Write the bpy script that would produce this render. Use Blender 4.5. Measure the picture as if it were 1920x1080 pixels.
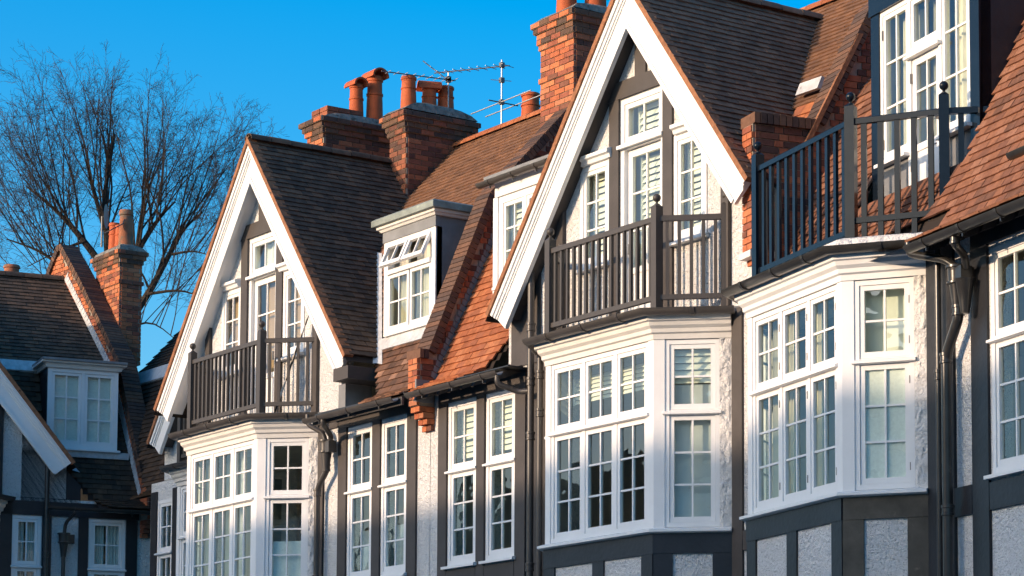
import bpy, math, random
from mathutils import Matrix, Vector
R = math.radians
random.seed(7)
for _o in list(bpy.data.objects): bpy.data.objects.remove(_o)
SC = bpy.context.scene
COL = SC.collection

# ------------------------------------------------------------------ camera
F, PX, HZ, PITCH = 5000.0, 1250.0, 1570.0, R(5.5)      # pixels of the 1920 px photograph
PY = HZ - F*math.tan(PITCH)
TH = math.atan2(3750.0, F)
FW = Vector((-math.cos(TH), math.sin(TH), 0)); RT = Vector((math.sin(TH), math.cos(TH), 0)); UP = Vector((0, 0, 1))
CF = FW*math.cos(PITCH) + UP*math.sin(PITCH); CU = -FW*math.sin(PITCH) + UP*math.cos(PITCH)
CAM = Vector((22.83318, -17.48909, 1.6))
cd = bpy.data.cameras.new('camera'); cam = bpy.data.objects.new('camera', cd); COL.objects.link(cam)
cam.location = CAM; cam.rotation_euler = CF.to_track_quat('-Z', 'Y').to_euler()
cd.sensor_width = 36; cd.lens = 36*F/1920; cd.shift_x = -(PX-960)/1920; cd.shift_y = (PY-540)/1920
cd.clip_end = 3000; SC.camera = cam
def proj(p):
    v = p - CAM; z = v.dot(CF)
    return PX+F*v.dot(RT)/z, PY-F*v.dot(CU)/z, z
def ray(x, y): return CF + RT*((x-PX)/F) - CU*((y-PY)/F)
def at_depth(x, y, d):
    r = ray(x, y); return CAM + r*(d/r.dot(FW))

# ------------------------------------------------------------------ sky, sun, exposure
SUN_AZ, SUN_EL = R(12), R(13.0)     # azimuth: to the left of the facade's normal
S = Vector((-math.sin(SUN_AZ)*math.cos(SUN_EL), -math.cos(SUN_AZ)*math.cos(SUN_EL), math.sin(SUN_EL)))
W = bpy.data.worlds.new('World'); SC.world = W; W.use_nodes = True
wn = W.node_tree.nodes; wl = W.node_tree.links
sky = wn.new('ShaderNodeTexSky'); sky.sky_type = 'NISHITA'; sky.sun_disc = False
sky.sun_elevation = SUN_EL; sky.sun_rotation = math.atan2(S.x, S.y)
sky.altitude = 0; sky.air_density = 1.0; sky.dust_density = 3.0; sky.ozone_density = 3.0
hs = wn.new('ShaderNodeHueSaturation'); hs.inputs['Saturation'].default_value = 1.53; hs.inputs['Hue'].default_value = 0.497
bg = wn['Background']; bg.inputs['Strength'].default_value = 0.15
wl.new(sky.outputs[0], hs.inputs['Color']); wl.new(hs.outputs[0], bg.inputs['Color'])
sd = bpy.data.lights.new('sun', 'SUN'); sd.energy = 2.05; sd.angle = R(0.6); sd.color = (1.0, 0.73, 0.51)
sun = bpy.data.objects.new('sun', sd); COL.objects.link(sun)
sun.rotation_euler = S.to_track_quat('Z', 'Y').to_euler(); sun.location = (0, -40, 40)
SC.view_settings.view_transform = 'Standard'; SC.view_settings.look = 'None'
SC.view_settings.exposure = 1.22; SC.view_settings.gamma = 1.0
SC.render.resolution_x = 1024; SC.render.resolution_y = 576
SC.cycles.transparent_max_bounces = 16

# ------------------------------------------------------------------ materials
MATS = {}
def mat(name, col, rough=0.6, spec=0.4, noise=None, bump=None, var=None, island=None, metal=0.0, coat=0.0, wear=None, grime=None):
    """noise=(scale,amount) tone mottling; bump=(scale,strength,dist); var=list of colours picked per object; island=per mesh island;
    wear=(colour,scale,threshold)"""
    m = bpy.data.materials.new(name); m.use_nodes = True; nt = m.node_tree; N = nt.nodes; L = nt.links
    b = N['Principled BSDF']; b.inputs['Roughness'].default_value = rough; b.inputs['Metallic'].default_value = metal
    b.inputs['Specular IOR Level'].default_value = spec
    if coat: b.inputs['Coat Weight'].default_value = coat; b.inputs['Coat Roughness'].default_value = .08
    tc = N.new('ShaderNodeTexCoord'); geo = N.new('ShaderNodeNewGeometry')
    cur = None
    if var:
        r = N.new('ShaderNodeValToRGB'); r.color_ramp.interpolation = 'CONSTANT' if len(var) > 3 else 'LINEAR'
        els = r.color_ramp.elements
        while len(els) < len(var): els.new(.5)
        for i, c in enumerate(var):
            els[i].position = i/len(var) if len(var) > 3 else i/(len(var)-1); els[i].color = (*c, 1)
        if island: L.new(geo.outputs['Random Per Island'], r.inputs[0])
        else:
            oi = N.new('ShaderNodeObjectInfo'); L.new(oi.outputs['Random'], r.inputs[0])
        cur = r.outputs[0]
    else:
        c = N.new('ShaderNodeRGB'); c.outputs[0].default_value = (*col, 1); cur = c.outputs[0]
    pos = geo.outputs['Position']
    if noise:
        n = N.new('ShaderNodeTexNoise'); n.inputs['Scale'].default_value = noise[0]; n.inputs['Detail'].default_value = 6; n.inputs['Roughness'].default_value = .65
        L.new(pos, n.inputs['Vector'])
        mr = N.new('ShaderNodeMapRange'); mr.inputs[1].default_value = .3; mr.inputs[2].default_value = .7
        mr.inputs[3].default_value = 1-noise[1]; mr.inputs[4].default_value = 1+noise[1]*.6
        L.new(n.outputs[0], mr.inputs[0])
        mx = N.new('ShaderNodeMix'); mx.data_type = 'RGBA'; mx.blend_type = 'MULTIPLY'; mx.inputs[0].default_value = 1
        L.new(cur, mx.inputs[6]); L.new(mr.outputs[0], mx.inputs[7]); cur = mx.outputs[2]
    if wear:
        n = N.new('ShaderNodeTexNoise'); n.inputs['Scale'].default_value = wear[1]; n.inputs['Detail'].default_value = 8; n.inputs['Roughness'].default_value = .7
        L.new(pos, n.inputs['Vector'])
        mr = N.new('ShaderNodeMapRange'); mr.inputs[1].default_value = wear[2]; mr.inputs[2].default_value = wear[2]+.08
        L.new(n.outputs[0], mr.inputs[0])
        mx = N.new('ShaderNodeMix'); mx.data_type = 'RGBA'; L.new(mr.outputs[0], mx.inputs[0])
        L.new(cur, mx.inputs[6]); mx.inputs[7].default_value = (*wear[0], 1); cur = mx.outputs[2]
    L.new(cur, b.inputs['Base Color'])
    if bump:
        prev = None
        for (sc, st, di) in (bump if isinstance(bump, list) else [bump]):
            n = N.new('ShaderNodeTexNoise'); n.inputs['Scale'].default_value = sc; n.inputs['Detail'].default_value = 4
            L.new(pos, n.inputs['Vector'])
            bp = N.new('ShaderNodeBump'); bp.inputs['Strength'].default_value = st; bp.inputs['Distance'].default_value = di
            L.new(n.outputs[0], bp.inputs['Height'])
            if prev: L.new(prev, bp.inputs['Normal'])
            prev = bp.outputs[0]
        L.new(prev, b.inputs['Normal'])
    MATS[name] = m
    return m

def stucco_mat():
    m = mat('stucco', (.80, .79, .77), .9, .15, noise=(1.6, .08), bump=[(24, 1, .055), (75, 1, .022)])
    nt = m.node_tree; N = nt.nodes; L = nt.links; b = N['Principled BSDF']
    geo = N.new('ShaderNodeNewGeometry'); v = N.new('ShaderNodeTexNoise'); v.inputs['Scale'].default_value = 75; v.inputs['Detail'].default_value = 2
    L.new(geo.outputs['Position'], v.inputs['Vector'])
    mr = N.new('ShaderNodeMapRange'); mr.inputs[1].default_value = .32; mr.inputs[2].default_value = .40; mr.inputs[3].default_value = .55; mr.inputs[4].default_value = 1
    L.new(v.outputs[0], mr.inputs[0])
    src = b.inputs['Base Color'].links[0].from_socket
    mx = N.new('ShaderNodeMix'); mx.data_type = 'RGBA'; mx.blend_type = 'MULTIPLY'; mx.inputs[0].default_value = 1
    L.new(src, mx.inputs[6]); L.new(mr.outputs[0], mx.inputs[7]); L.new(mx.outputs[2], b.inputs['Base Color'])
stucco_mat()
mat('rough_stucco', (.70, .68, .65), .9, .15, noise=(4, .15), bump=[(9, 1, .06), (40, .9, .02)])
mat('white', (.80, .79, .77), .42, .4, noise=(2.5, .06), bump=(30, .08, .003), wear=((.55, .52, .48), 9, .74))
mat('pale', (.70, .67, .62), .55, .3, noise=(3, .10), bump=(20, .15, .006), wear=((.45, .41, .36), 6, .68))
mat('timber', (.062, .053, .049), .6, .35, noise=(3, .22), bump=[(35, .3, .006), (6, .2, .01)])
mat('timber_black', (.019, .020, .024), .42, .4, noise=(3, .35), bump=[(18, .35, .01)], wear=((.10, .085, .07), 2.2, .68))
mat('timber_worn', (.075, .068, .055), .7, .3, noise=(4, .4), bump=[(25, .4, .01)], wear=((.17, .15, .12), 3.5, .62))
mat('rail_grey', (.056, .048, .043), .5, .4, noise=(5, .12), bump=(30, .1, .003))
mat('rail_blue', (.008, .013, .021), .16, .2, noise=(9, .2), bump=(14, .06, .004), wear=((.40, .38, .35), 34, .765))
mat('iron', (.028, .027, .026), .28, .5, noise=(7, .3), bump=(22, .15, .005), wear=((.10, .085, .07), 7, .66))
mat('pipe_brown', (.062, .055, .05), .38, .45, noise=(4, .2), bump=(20, .1, .004))
mat('lead', (.20, .205, .21), .62, .4, noise=(3, .25), bump=(12, .25, .01))
mat('lead_pale', (.52, .53, .54), .6, .3, noise=(7, .3), bump=(14, .3, .01), wear=((.2, .2, .2), 6, .62))
mat('copper_lead', (.24, .27, .235), .55, .4, noise=(5, .35), bump=(12, .3, .01), wear=((.36, .42, .36), 5, .6))
mat('mortar', (.30, .25, .20), .9, .2, noise=(12, .3), bump=(60, .5, .004))
mat('mortar_dark', (.16, .13, .11), .9, .2, noise=(12, .3), bump=(60, .5, .004))
mat('flaunching', (.20, .185, .165), .9, .2, noise=(9, .4), bump=(16, .8, .03), wear=((.08, .075, .06), 8, .55))
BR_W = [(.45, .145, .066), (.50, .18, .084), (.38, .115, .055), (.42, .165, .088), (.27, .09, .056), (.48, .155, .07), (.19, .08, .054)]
BR_D = [(.29, .10, .055), (.20, .078, .05), (.12, .055, .042), (.34, .125, .065), (.085, .048, .04), (.23, .085, .052), (.16, .066, .045)]  # dark set also stands in for shade on chimney and party wall faces
BR_C = [(.10, .062, .048), (.13, .075, .052), (.075, .05, .042), (.16, .085, .055), (.09, .06, .05)]
for nm, vs in (('brick_warm', BR_W), ('brick_dark', BR_D), ('brick_coping', BR_C)):
    for isl in (0, 1):
        mat(nm+('_j' if isl else ''), None, .85, .2, var=vs, island=isl, noise=(14, .28), bump=(45, .5, .006))
T_ORANGE = [(.34, .118, .055), (.39, .142, .064), (.29, .10, .05), (.36, .128, .06), (.31, .115, .062), (.42, .165, .08)]
T_AORANGE = [(.215, .097, .06), (.255, .116, .069), (.18, .084, .056), (.23, .106, .067), (.155, .078, .054), (.28, .137, .088)]
T_BROWN = [(.13, .07, .048), (.17, .092, .06), (.10, .06, .045), (.24, .125, .08), (.15, .085, .06), (.30, .17, .115), (.12, .07, .052)]
T_UPPER = [(.19, .10, .062), (.22, .115, .068), (.16, .088, .058), (.20, .11, .07)]
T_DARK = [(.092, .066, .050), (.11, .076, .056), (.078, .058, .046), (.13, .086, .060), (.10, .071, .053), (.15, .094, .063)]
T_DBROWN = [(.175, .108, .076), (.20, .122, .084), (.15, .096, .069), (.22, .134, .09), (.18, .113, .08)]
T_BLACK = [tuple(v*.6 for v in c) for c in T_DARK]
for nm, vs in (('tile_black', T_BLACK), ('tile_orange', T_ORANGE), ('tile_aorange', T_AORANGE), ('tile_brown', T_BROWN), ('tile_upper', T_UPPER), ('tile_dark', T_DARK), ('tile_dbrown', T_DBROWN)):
    for isl in (0, 1):
        mat(nm+('_j' if isl else ''), None, .92, .12, var=vs, island=isl, noise=(9, .3), bump=(40, .4, .006), wear=((.20, .19, .15), 16, .74))
mat('verge', (.30, .135, .07), .85, .2, noise=(16, .4), bump=(30, .6, .012))
mat('underlay', (.035, .028, .025), .95, .1)
mat('terracotta', (.44, .095, .030), .7, .3, noise=(6, .25), bump=(20, .2, .006), wear=((.22, .10, .06), 5, .62))
mat('terracotta_old', (.34, .13, .07), .8, .25, noise=(5, .4), bump=(20, .3, .006), wear=((.16, .12, .09), 4, .52))
mat('alu', (.36, .36, .37), .45, .4, metal=.5)
mat('alu_dark', (.12, .12, .125), .5, .5, metal=.3)
mat('dish', (.16, .18, .18), .55, .4, noise=(5, .2))
mat('room', (.60, .55, .47), .9, .1, noise=(1, .2))
mat('curtain_cream', (.70, .66, .56), .9, .1, noise=(4, .1))
mat('curtain_net', (.84, .86, .89), .9, .1, noise=(30, .1))
mat('curtain_green', (.34, .42, .28), .9, .1, noise=(4, .15))
mat('blind_white', (.78, .78, .72), .6, .3)
mat('blind_grey', (.60, .64, .70), .9, .1, noise=(3, .06))
mat('blind_tan', (.40, .27, .18), .8, .1, noise=(3, .06))
mat('sofa_cloth', (.66, .68, .58), .95, .1, noise=(20, .1), bump=(60, .3, .004))
mat('hinge', (.20, .19, .18), .4, .5, metal=.7)
mat('asphalt', (.13, .13, .13), .9, .2, noise=(9, .3), bump=(80, .5, .004))
mat('paving', (.42, .40, .37), .9, .2, noise=(5, .25), bump=(40, .4, .004))  # paled to bounce fill light up to the facades
mat('soil', (.10, .09, .06), .95, .1, noise=(1, .4))
mat('opp_wall', (.72, .69, .64), .9, .2, noise=(3, .3))  # pale tone chosen so the unseen walls bounce fill light
mat('opp_glass', (.04, .05, .06), .08, .6)
mat('bark', (.045, .036, .03), .9, .2, noise=(6, .4), bump=(12, .6, .03))
mat('twig', (.050, .038, .033), .85, .2, noise=(3, .4))
mat('pot_plant', (.03, .05, .025), .8, .2, noise=(9, .4))

def glass_mat():
    m = bpy.data.materials.new('glass'); m.use_nodes = True; nt = m.node_tree; N = nt.nodes; L = nt.links; N.clear()
    o = N.new('ShaderNodeOutputMaterial'); mx = N.new('ShaderNodeMixShader'); tr = N.new('ShaderNodeBsdfTransparent'); gl = N.new('ShaderNodeBsdfGlossy')
    tr.inputs[0].default_value = (.91, .96, .87, 1); gl.inputs['Roughness'].default_value = .0; gl.inputs[0].default_value = (.95, .97, 1, 1)
    lw = N.new('ShaderNodeLayerWeight'); lw.inputs[0].default_value = .5
    pw = N.new('ShaderNodeMath'); pw.operation = 'POWER'; pw.inputs[1].default_value = 5; L.new(lw.outputs['Facing'], pw.inputs[0])
    fr = N.new('ShaderNodeMapRange'); fr.inputs[3].default_value = .10; fr.inputs[4].default_value = 1.0; L.new(pw.outputs[0], fr.inputs[0])
    geo = N.new('ShaderNodeNewGeometry'); n = N.new('ShaderNodeTexNoise'); n.inputs['Scale'].default_value = 3.5; n.inputs['Detail'].default_value = 1
    L.new(geo.outputs['Position'], n.inputs['Vector'])
    bp = N.new('ShaderNodeBump'); bp.inputs['Strength'].default_value = .35; bp.inputs['Distance'].default_value = .008
    L.new(n.outputs[0], bp.inputs['Height']); L.new(bp.outputs[0], gl.inputs['Normal'])
    L.new(fr.outputs[0], mx.inputs[0]); L.new(tr.outputs[0], mx.inputs[1]); L.new(gl.outputs[0], mx.inputs[2]); L.new(mx.outputs[0], o.inputs[0])
    MATS['glass'] = m
glass_mat()

# ------------------------------------------------------------------ mesh builder and object helpers
MIR = 1          # -1 while a mirrored house is being built
HM = Matrix()    # matrix of the house being built
class Panel:
    """a vertical plane from p0 to p1 (x, y); s runs along it, d is the distance out of it"""
    def __init__(s, p0, p1):
        s.p0 = Vector(p0); v = Vector(p1)-s.p0; s.len = v.length; s.t = v.normalized(); s.n = Vector((s.t.y, -s.t.x))
    def at(s, a, d, z): q = s.p0 + s.t*a + s.n*d; return (q.x, q.y, z)
class MB:
    def __init__(s): s.v = []; s.f = []
    def add(s, vs, fs):
        o = len(s.v); s.v += [tuple(p) for p in vs]; s.f += [tuple(i+o for i in f) for f in fs]; return s
    def hexa(s, p): return s.add(p, [(3, 2, 1, 0), (4, 5, 6, 7), (0, 1, 5, 4), (1, 2, 6, 5), (2, 3, 7, 6), (3, 0, 4, 7)])
    def box(s, x0, x1, y0, y1, z0, z1):
        return s.hexa([(x0, y0, z0), (x1, y0, z0), (x1, y1, z0), (x0, y1, z0), (x0, y0, z1), (x1, y0, z1), (x1, y1, z1), (x0, y1, z1)])
    def pbox(s, P, a0, a1, d0, d1, z0, z1):   # d0 < d1, d1 outermost
        A = P.at
        return s.hexa([A(a0, d1, z0), A(a1, d1, z0), A(a1, d0, z0), A(a0, d0, z0), A(a0, d1, z1), A(a1, d1, z1), A(a1, d0, z1), A(a0, d0, z1)])
    def prism(s, poly, vec):
        n = len(poly); v = Vector(vec); a = [Vector(p) for p in poly]
        return s.add(a+[p+v for p in a], [tuple(range(n))[::-1], tuple(range(n, 2*n))] + [(i, (i+1) % n, n+(i+1) % n, n+i) for i in range(n)])
    def sweep(s, prof, path):
        """prof: closed (out, z) polygon; path: (x, y) points; mitred corners"""
        P = [Vector(p) for p in path]; T = [(P[i+1]-P[i]).normalized() for i in range(len(P)-1)]
        Nn = [Vector((t.y, -t.x)) for t in T]; rings = []
        for i, p in enumerate(P):
            if i == 0: n = Nn[0]; k = 1
            elif i == len(P)-1: n = Nn[-1]; k = 1
            else:
                n = (Nn[i-1]+Nn[i]).normalized(); k = 1/max(.3, n.dot(Nn[i]))
            rings.append([(p.x+n.x*o*k, p.y+n.y*o*k, z) for o, z in prof])
        m = len(prof); vs = [q for r in rings for q in r]; fs = []
        for i in range(len(P)-1):
            for j in range(m): fs.append((i*m+j, i*m+(j+1) % m, (i+1)*m+(j+1) % m, (i+1)*m+j))
        fs.append(tuple(range(m))[::-1]); fs.append(tuple((len(P)-1)*m+j for j in range(m)))
        return s.add(vs, fs)
    def tube(s, pts, r, n=10, cap=True):
        P = [Vector(p) for p in pts]; rr = r if isinstance(r, (list, tuple)) else [r]*len(P); vs = []; fs = []
        ref = Vector((0.13, .31, 1)).normalized(); last = None
        for i, p in enumerate(P):
            t = (P[min(i+1, len(P)-1)]-P[max(i-1, 0)]).normalized()
            if last is None:
                a = t.cross(Vector((0, 0, 1)) if abs(t.z) < .9 else Vector((1, 0, 0))).normalized()
            else: a = (last - t*last.dot(t)).normalized()
            last = a; b = t.cross(a)
            for k in range(n):
                c = 2*math.pi*k/n; vs.append(p+(a*math.cos(c)+b*math.sin(c))*rr[i])
        for i in range(len(P)-1):
            for k in range(n): fs.append((i*n+k, i*n+(k+1) % n, (i+1)*n+(k+1) % n, (i+1)*n+k))
        if cap: fs.append(tuple(range(n))[::-1]); fs.append(tuple((len(P)-1)*n+k for k in range(n)))
        return s.add(vs, fs)
    def lathe(s, prof, c, n=20):
        vs = []; fs = []; m = len(prof)
        for r, z in prof:
            for k in range(n): a = 2*math.pi*k/n; vs.append((c[0]+r*math.cos(a), c[1]+r*math.sin(a), c[2]+z))
        for i in range(m-1):
            for k in range(n): fs.append((i*n+k, i*n+(k+1) % n, (i+1)*n+(k+1) % n, (i+1)*n+k))
        fs.append(tuple(range(n))[::-1]); fs.append(tuple((m-1)*n+k for k in range(n)))
        return s.add(vs, fs)
    def mesh(s, name, mats, mir=1, smooth=False):
        me = bpy.data.meshes.new(name)
        if mir < 0: me.from_pydata([(-x, y, z) for x, y, z in s.v], [], [f[::-1] for f in s.f])
        else: me.from_pydata(s.v, [], s.f)
        me.materials.append(MATS[mats])
        if smooth:
            me.polygons.foreach_set('use_smooth', [True]*len(me.polygons))
            me.set_sharp_from_angle(angle=R(38))
        me.update(); return me
    def build(s, name, m, parent=None, smooth=False):
        o = bpy.data.objects.new(name, s.mesh(name, m, MIR, smooth)); COL.objects.link(o); o.parent = parent; return o

def tag(o, label=None, cat=None, group=None, kind=None):
    for k, v in (('label', label), ('category', cat), ('group', group), ('kind', kind)):
        if v: o[k] = v
    return o
def thing(name, loc, rz, label, cat, group=None):
    o = bpy.data.objects.new(name, None); COL.objects.link(o); o.location = loc; o.rotation_euler = (0, 0, rz)
    o.empty_display_size = .3; return tag(o, label, cat, group)
def begin(name, loc, rz, mir, label, cat, group=None):
    global MIR, HM
    MIR = mir; o = thing(name, loc, rz, label, cat, group); HM = Matrix.Translation(loc) @ Matrix.Rotation(rz, 4, 'Z'); return o
def mv(p): return Vector((p[0]*MIR, p[1], p[2]))
def toworld(p): return HM @ mv(p)
CUBES = {}
def cube(m):
    if m not in CUBES: CUBES[m] = MB().box(-.5, .5, -.5, .5, -.5, .5).mesh('brick', m)
    return CUBES[m]
TILES = {}
TW, TG = .166, .1
def tile_mb(mb=None, X=None):
    w = TW/2-.002; pts = [(-w, -.012, .016), (w, -.012, .016), (w, .175, -.016), (-w, .175, -.016), (-w, -.012, .036), (w, -.012, .036), (w, .175, .004), (-w, .175, .004)]
    if mb is None: return MB().hexa(pts)
    mb.hexa([X @ Vector(p) for p in pts])
def tile_mesh(m):
    if m not in TILES: TILES[m] = tile_mb().mesh('tile', m)
    return TILES[m]
def basis(c, ex, ey, ez, sc=(1, 1, 1)):
    return Matrix(((ex.x*sc[0], ey.x*sc[1], ez.x*sc[2], c.x), (ex.y*sc[0], ey.y*sc[1], ez.y*sc[2], c.y), (ex.z*sc[0], ey.z*sc[1], ez.z*sc[2], c.z), (0, 0, 0, 1)))
def put(name, me, parent, M):
    o = bpy.data.objects.new(name, me); COL.objects.link(o); o.parent = parent; o.matrix_local = M; return o
def brick(parent, m, c, ex, ez, l, d, h, jit=.0025):
    """ex along, ez up (house-local, unmirrored); c = centre"""
    ex = mv(ex).normalized(); ez = mv(ez).normalized(); ey = ez.cross(ex)
    c = mv(c)+ey*random.uniform(-jit, jit)
    return put('brick', cube(m), parent, basis(c, ex, ey, ez, (l, d, h)))
def infront(w, pad=30):
    x, y, z = proj(w); return -pad < x < 1920+pad and -pad < y < 1080+pad

def tile_roof(parent, m, O, ea, ed, s0, s1, rows, keep, t0=0.0, nmax=300, field='tile_field', prefer=None):
    """O origin on slope, ea along the courses, ed down the slope (house-local). keep(point) decides. The nearest nmax in view are objects."""
    O = Vector(O); ea = Vector(ea).normalized(); ed = Vector(ed).normalized()
    n = ea.cross(ed);  n = n if n.z > 0 else -n
    pts = []
    for r in range(rows):
        t = t0 + r*TG + .1; k = int((s1-s0)/TW)+2
        for i in range(-1, k):
            s = s0 + i*TW + (TW/2 if r % 2 else 0) + random.uniform(-.003, .003)
            if s < s0-.02 or s > s1+.02: continue
            p = O+ea*s+ed*(t+random.uniform(-.004, .004))
            if keep(p-ed*.05): pts.append(p)
    w = [(toworld(p), p) for p in pts]
    w.sort(key=lambda q: ((0 if infront(q[0]) else 1), (q[0]-CAM).length if prefer is None else prefer(q[1])))
    ex, ey, ez = mv(ea), mv(-ed), mv(n)
    if ex.cross(ey).dot(ez) < 0: ex = -ex
    me = tile_mesh(m); fld = MB(); cnt = 0
    for i, (ww, p) in enumerate(w):
        a = random.gauss(0, .012); ex2 = (ex+ey*a).normalized(); ey2 = (ey-ex*a).normalized()
        M = basis(mv(p)+ez*random.uniform(0, .005), ex2, ey2, ez)
        if cnt < nmax and infront(ww): put('tile', me, parent, M); cnt += 1
        else: tile_mb(fld, M)
    if fld.v:
        o = bpy.data.objects.new(field, fld.mesh(field, m+'_j')); COL.objects.link(o); o.parent = parent; o['kind'] = 'stuff'

# ------------------------------------------------------------------ windows
PANE = None
def pane(parent, P, a0, a1, d, z0, z1):
    global PANE
    if PANE is None: PANE = MB().add([(-.5, 0, -.5), (.5, 0, -.5), (.5, 0, .5), (-.5, 0, .5)], [(0, 1, 2, 3)]).mesh('pane', 'glass')
    c = mv(P.at((a0+a1)/2, d, (z0+z1)/2)); ex = mv((P.t.x, P.t.y, 0))*MIR; ez = Vector((0, 0, 1)); ey = ez.cross(ex)
    q = Matrix.Rotation(random.gauss(0, .006), 3, 'Z') @ Matrix.Rotation(random.gauss(0, .006), 3, ex)
    return put('pane', PANE, parent, basis(c, q @ ex, q @ ey, q @ ez, (a1-a0, 1, z1-z0)))
def sash(win, P, a0, a1, z0, z1, d, cols, rows, m='white', fw=.046, bar=.021, panel=0.0, name='sash'):
    mb = MB(); t = .042
    mb.pbox(P, a0, a0+fw, d-t, d, z0, z1); mb.pbox(P, a1-fw, a1, d-t, d, z0, z1)
    mb.pbox(P, a0+fw, a1-fw, d-t, d-.001, z1-fw, z1); mb.pbox(P, a0+fw, a1-fw, d-t, d-.001, z0, z0+fw*1.25)
    b0, b1, c0, c1 = a0+fw, a1-fw, z0+fw*1.25, z1-fw
    if panel:
        mb.pbox(P, b0, b1, d-t+.01, d-.016, c0, c0+panel); mb.pbox(P, b0, b1, d-t, d-.002, c0+panel, c0+panel+.07); c0 += panel+.07
    for i in range(1, cols):
        x = b0+(b1-b0)*i/cols; mb.pbox(P, x-bar/2, x+bar/2, d-t+.006, d-.008, c0, c1)
    for j in range(1, rows):
        z = c0+(c1-c0)*j/rows; mb.pbox(P, b0, b1, d-t+.008, d-.010, z-bar/2, z+bar/2)
    mb.build(name, m, win)
    for i in range(cols):
        for j in range(rows):
            pane(win, P, b0+(b1-b0)*i/cols, b0+(b1-b0)*(i+1)/cols, d-.026, c0+(c1-c0)*j/rows, c0+(c1-c0)*(j+1)/rows)
def window(H, P, s0, s1, z0, z1, nl=1, zt=None, rl=3, ru=2, cols=2, d=.02, fw=.05, sill=True, ledge=.045, m='white', deep=.075, hinges=False):
    """outer frame with mullions and transom; nl lights; rows rl below the transom, ru above"""
    f = MB(); dd = d-deep
    f.pbox(P, s0, s0+fw, dd, d, z0, z1); f.pbox(P, s1-fw, s1, dd, d, z0, z1)
    f.pbox(P, s0+fw, s1-fw, dd, d-.001, z1-fw, z1); f.pbox(P, s0+fw, s1-fw, dd, d-.001, z0, z0+fw)
    mw = .058; xs = [s0+fw]; span = s1-s0-2*fw; lw = (span-(nl-1)*mw)/nl; lights = []
    for i in range(nl):
        a = s0+fw+i*(lw+mw); lights.append((a, a+lw))
        if i < nl-1: f.pbox(P, a+lw, a+lw+mw, dd, d-.004, z0+fw, z1-fw)
    levels = [(z0+fw, z1-fw, rl)]
    if zt:
        f.pbox(P, s0+fw, s1-fw, dd, d-.006, zt-.035, zt+.03)
        levels = [(z0+fw, zt-.035, rl), (zt+.03, z1-fw, ru)]
    win = f.build('window', m, H)
    if zt and ledge:
        l = MB(); l.prism([P.at(s0-.02, d, zt-.03), P.at(s0-.02, d+ledge, zt-.022), P.at(s0-.02, d+ledge, zt), P.at(s0-.02, d, zt+.018)][::-1], Vector(P.at(s1+.02, 0, 0))-Vector(P.at(s0-.02, 0, 0)))
        l.build('transom_ledge', m, win)
    if sill:
        l = MB(); l.prism([P.at(s0-.04, d-.02, z0-.045), P.at(s0-.04, d+.075, z0-.045), P.at(s0-.04, d+.075, z0-.012), P.at(s0-.04, d-.02, z0+.006)][::-1], Vector(P.at(s1+.04, 0, 0))-Vector(P.at(s0-.04, 0, 0)))
        l.build('sill', m, win)
    for a0, a1 in lights:
        for (b0, b1, rr) in levels:
            sash(win, P, a0+.003, a1-.003, b0+.003, b1-.003, d-.012, cols, rr, m)
            if hinges and zt:
                for z in (b0+.12, b1-.2): MB().pbox(P, a1-.004, a1+.005, d-.012, d+.003, z, z+.075).build('hinge', 'hinge', win)
    win['glazed'] = 1
    return win
def curtain(win, P, s0, s1, z0, z1, d, m, folds=5, amp=.025):
    mb = MB(); n = folds*8; vs = []; fs = []; ph = random.uniform(0, 6)
    for i in range(n+1):
        s = s0+(s1-s0)*i/n; o = amp*math.sin(2*math.pi*folds*i/n+ph)+amp*.4*math.sin(2*math.pi*folds*1.7*i/n+ph*2)
        vs += [P.at(s, d+o*.8, z1), P.at(s+amp*.3*math.sin(i*.7), d+o*1.2, z0)]
    for i in range(n): fs.append((2*i, 2*i+1, 2*i+3, 2*i+2))
    o = mb.add(vs, fs).build('curtain', m, win, True); return o
def blind(win, P, s0, s1, z0, z1, d, m='blind_white', pitch=.075, tilt=1.05):
    mb = MB(); z = z0
    while z < z1:
        c, s = math.cos(tilt)*pitch*.52, math.sin(tilt)*pitch*.52
        mb.prism([P.at(s0, d-c, z+s), P.at(s0, d+c, z-s), P.at(s0, d+c, z-s+.006), P.at(s0, d-c, z+s+.006)], Vector(P.at(s1, 0, 0))-Vector(P.at(s0, 0, 0)))
        z += pitch
    for a in (s0, s1-.03): mb.pbox(P, a, a+.03, d-.02, d+.02, z0-.03, z1+.02)
    return mb.build('blind', m, win)
def flat_blind(win, P, s0, s1, z0, z1, d, m):
    mb = MB(); mb.pbox(P, s0, s1, d-.004, d, z0, z1); mb.pbox(P, s0, s1, d-.012, d+.01, z0-.03, z0); return mb.build('blind', m, win)
def room(H, x0, x1, y0, y1, z0, z1, m='room'):
    mb = MB(); v = [(x0, y0, z0), (x1, y0, z0), (x1, y1, z0), (x0, y1, z0), (x0, y0, z1), (x1, y0, z1), (x1, y1, z1), (x0, y1, z1)]
    mb.add(v, [(0, 1, 2, 3), (7, 6, 5, 4), (2, 6, 7, 3), (0, 3, 7, 4), (1, 5, 6, 2)]); return mb.build('room_interior', m, H)

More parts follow.
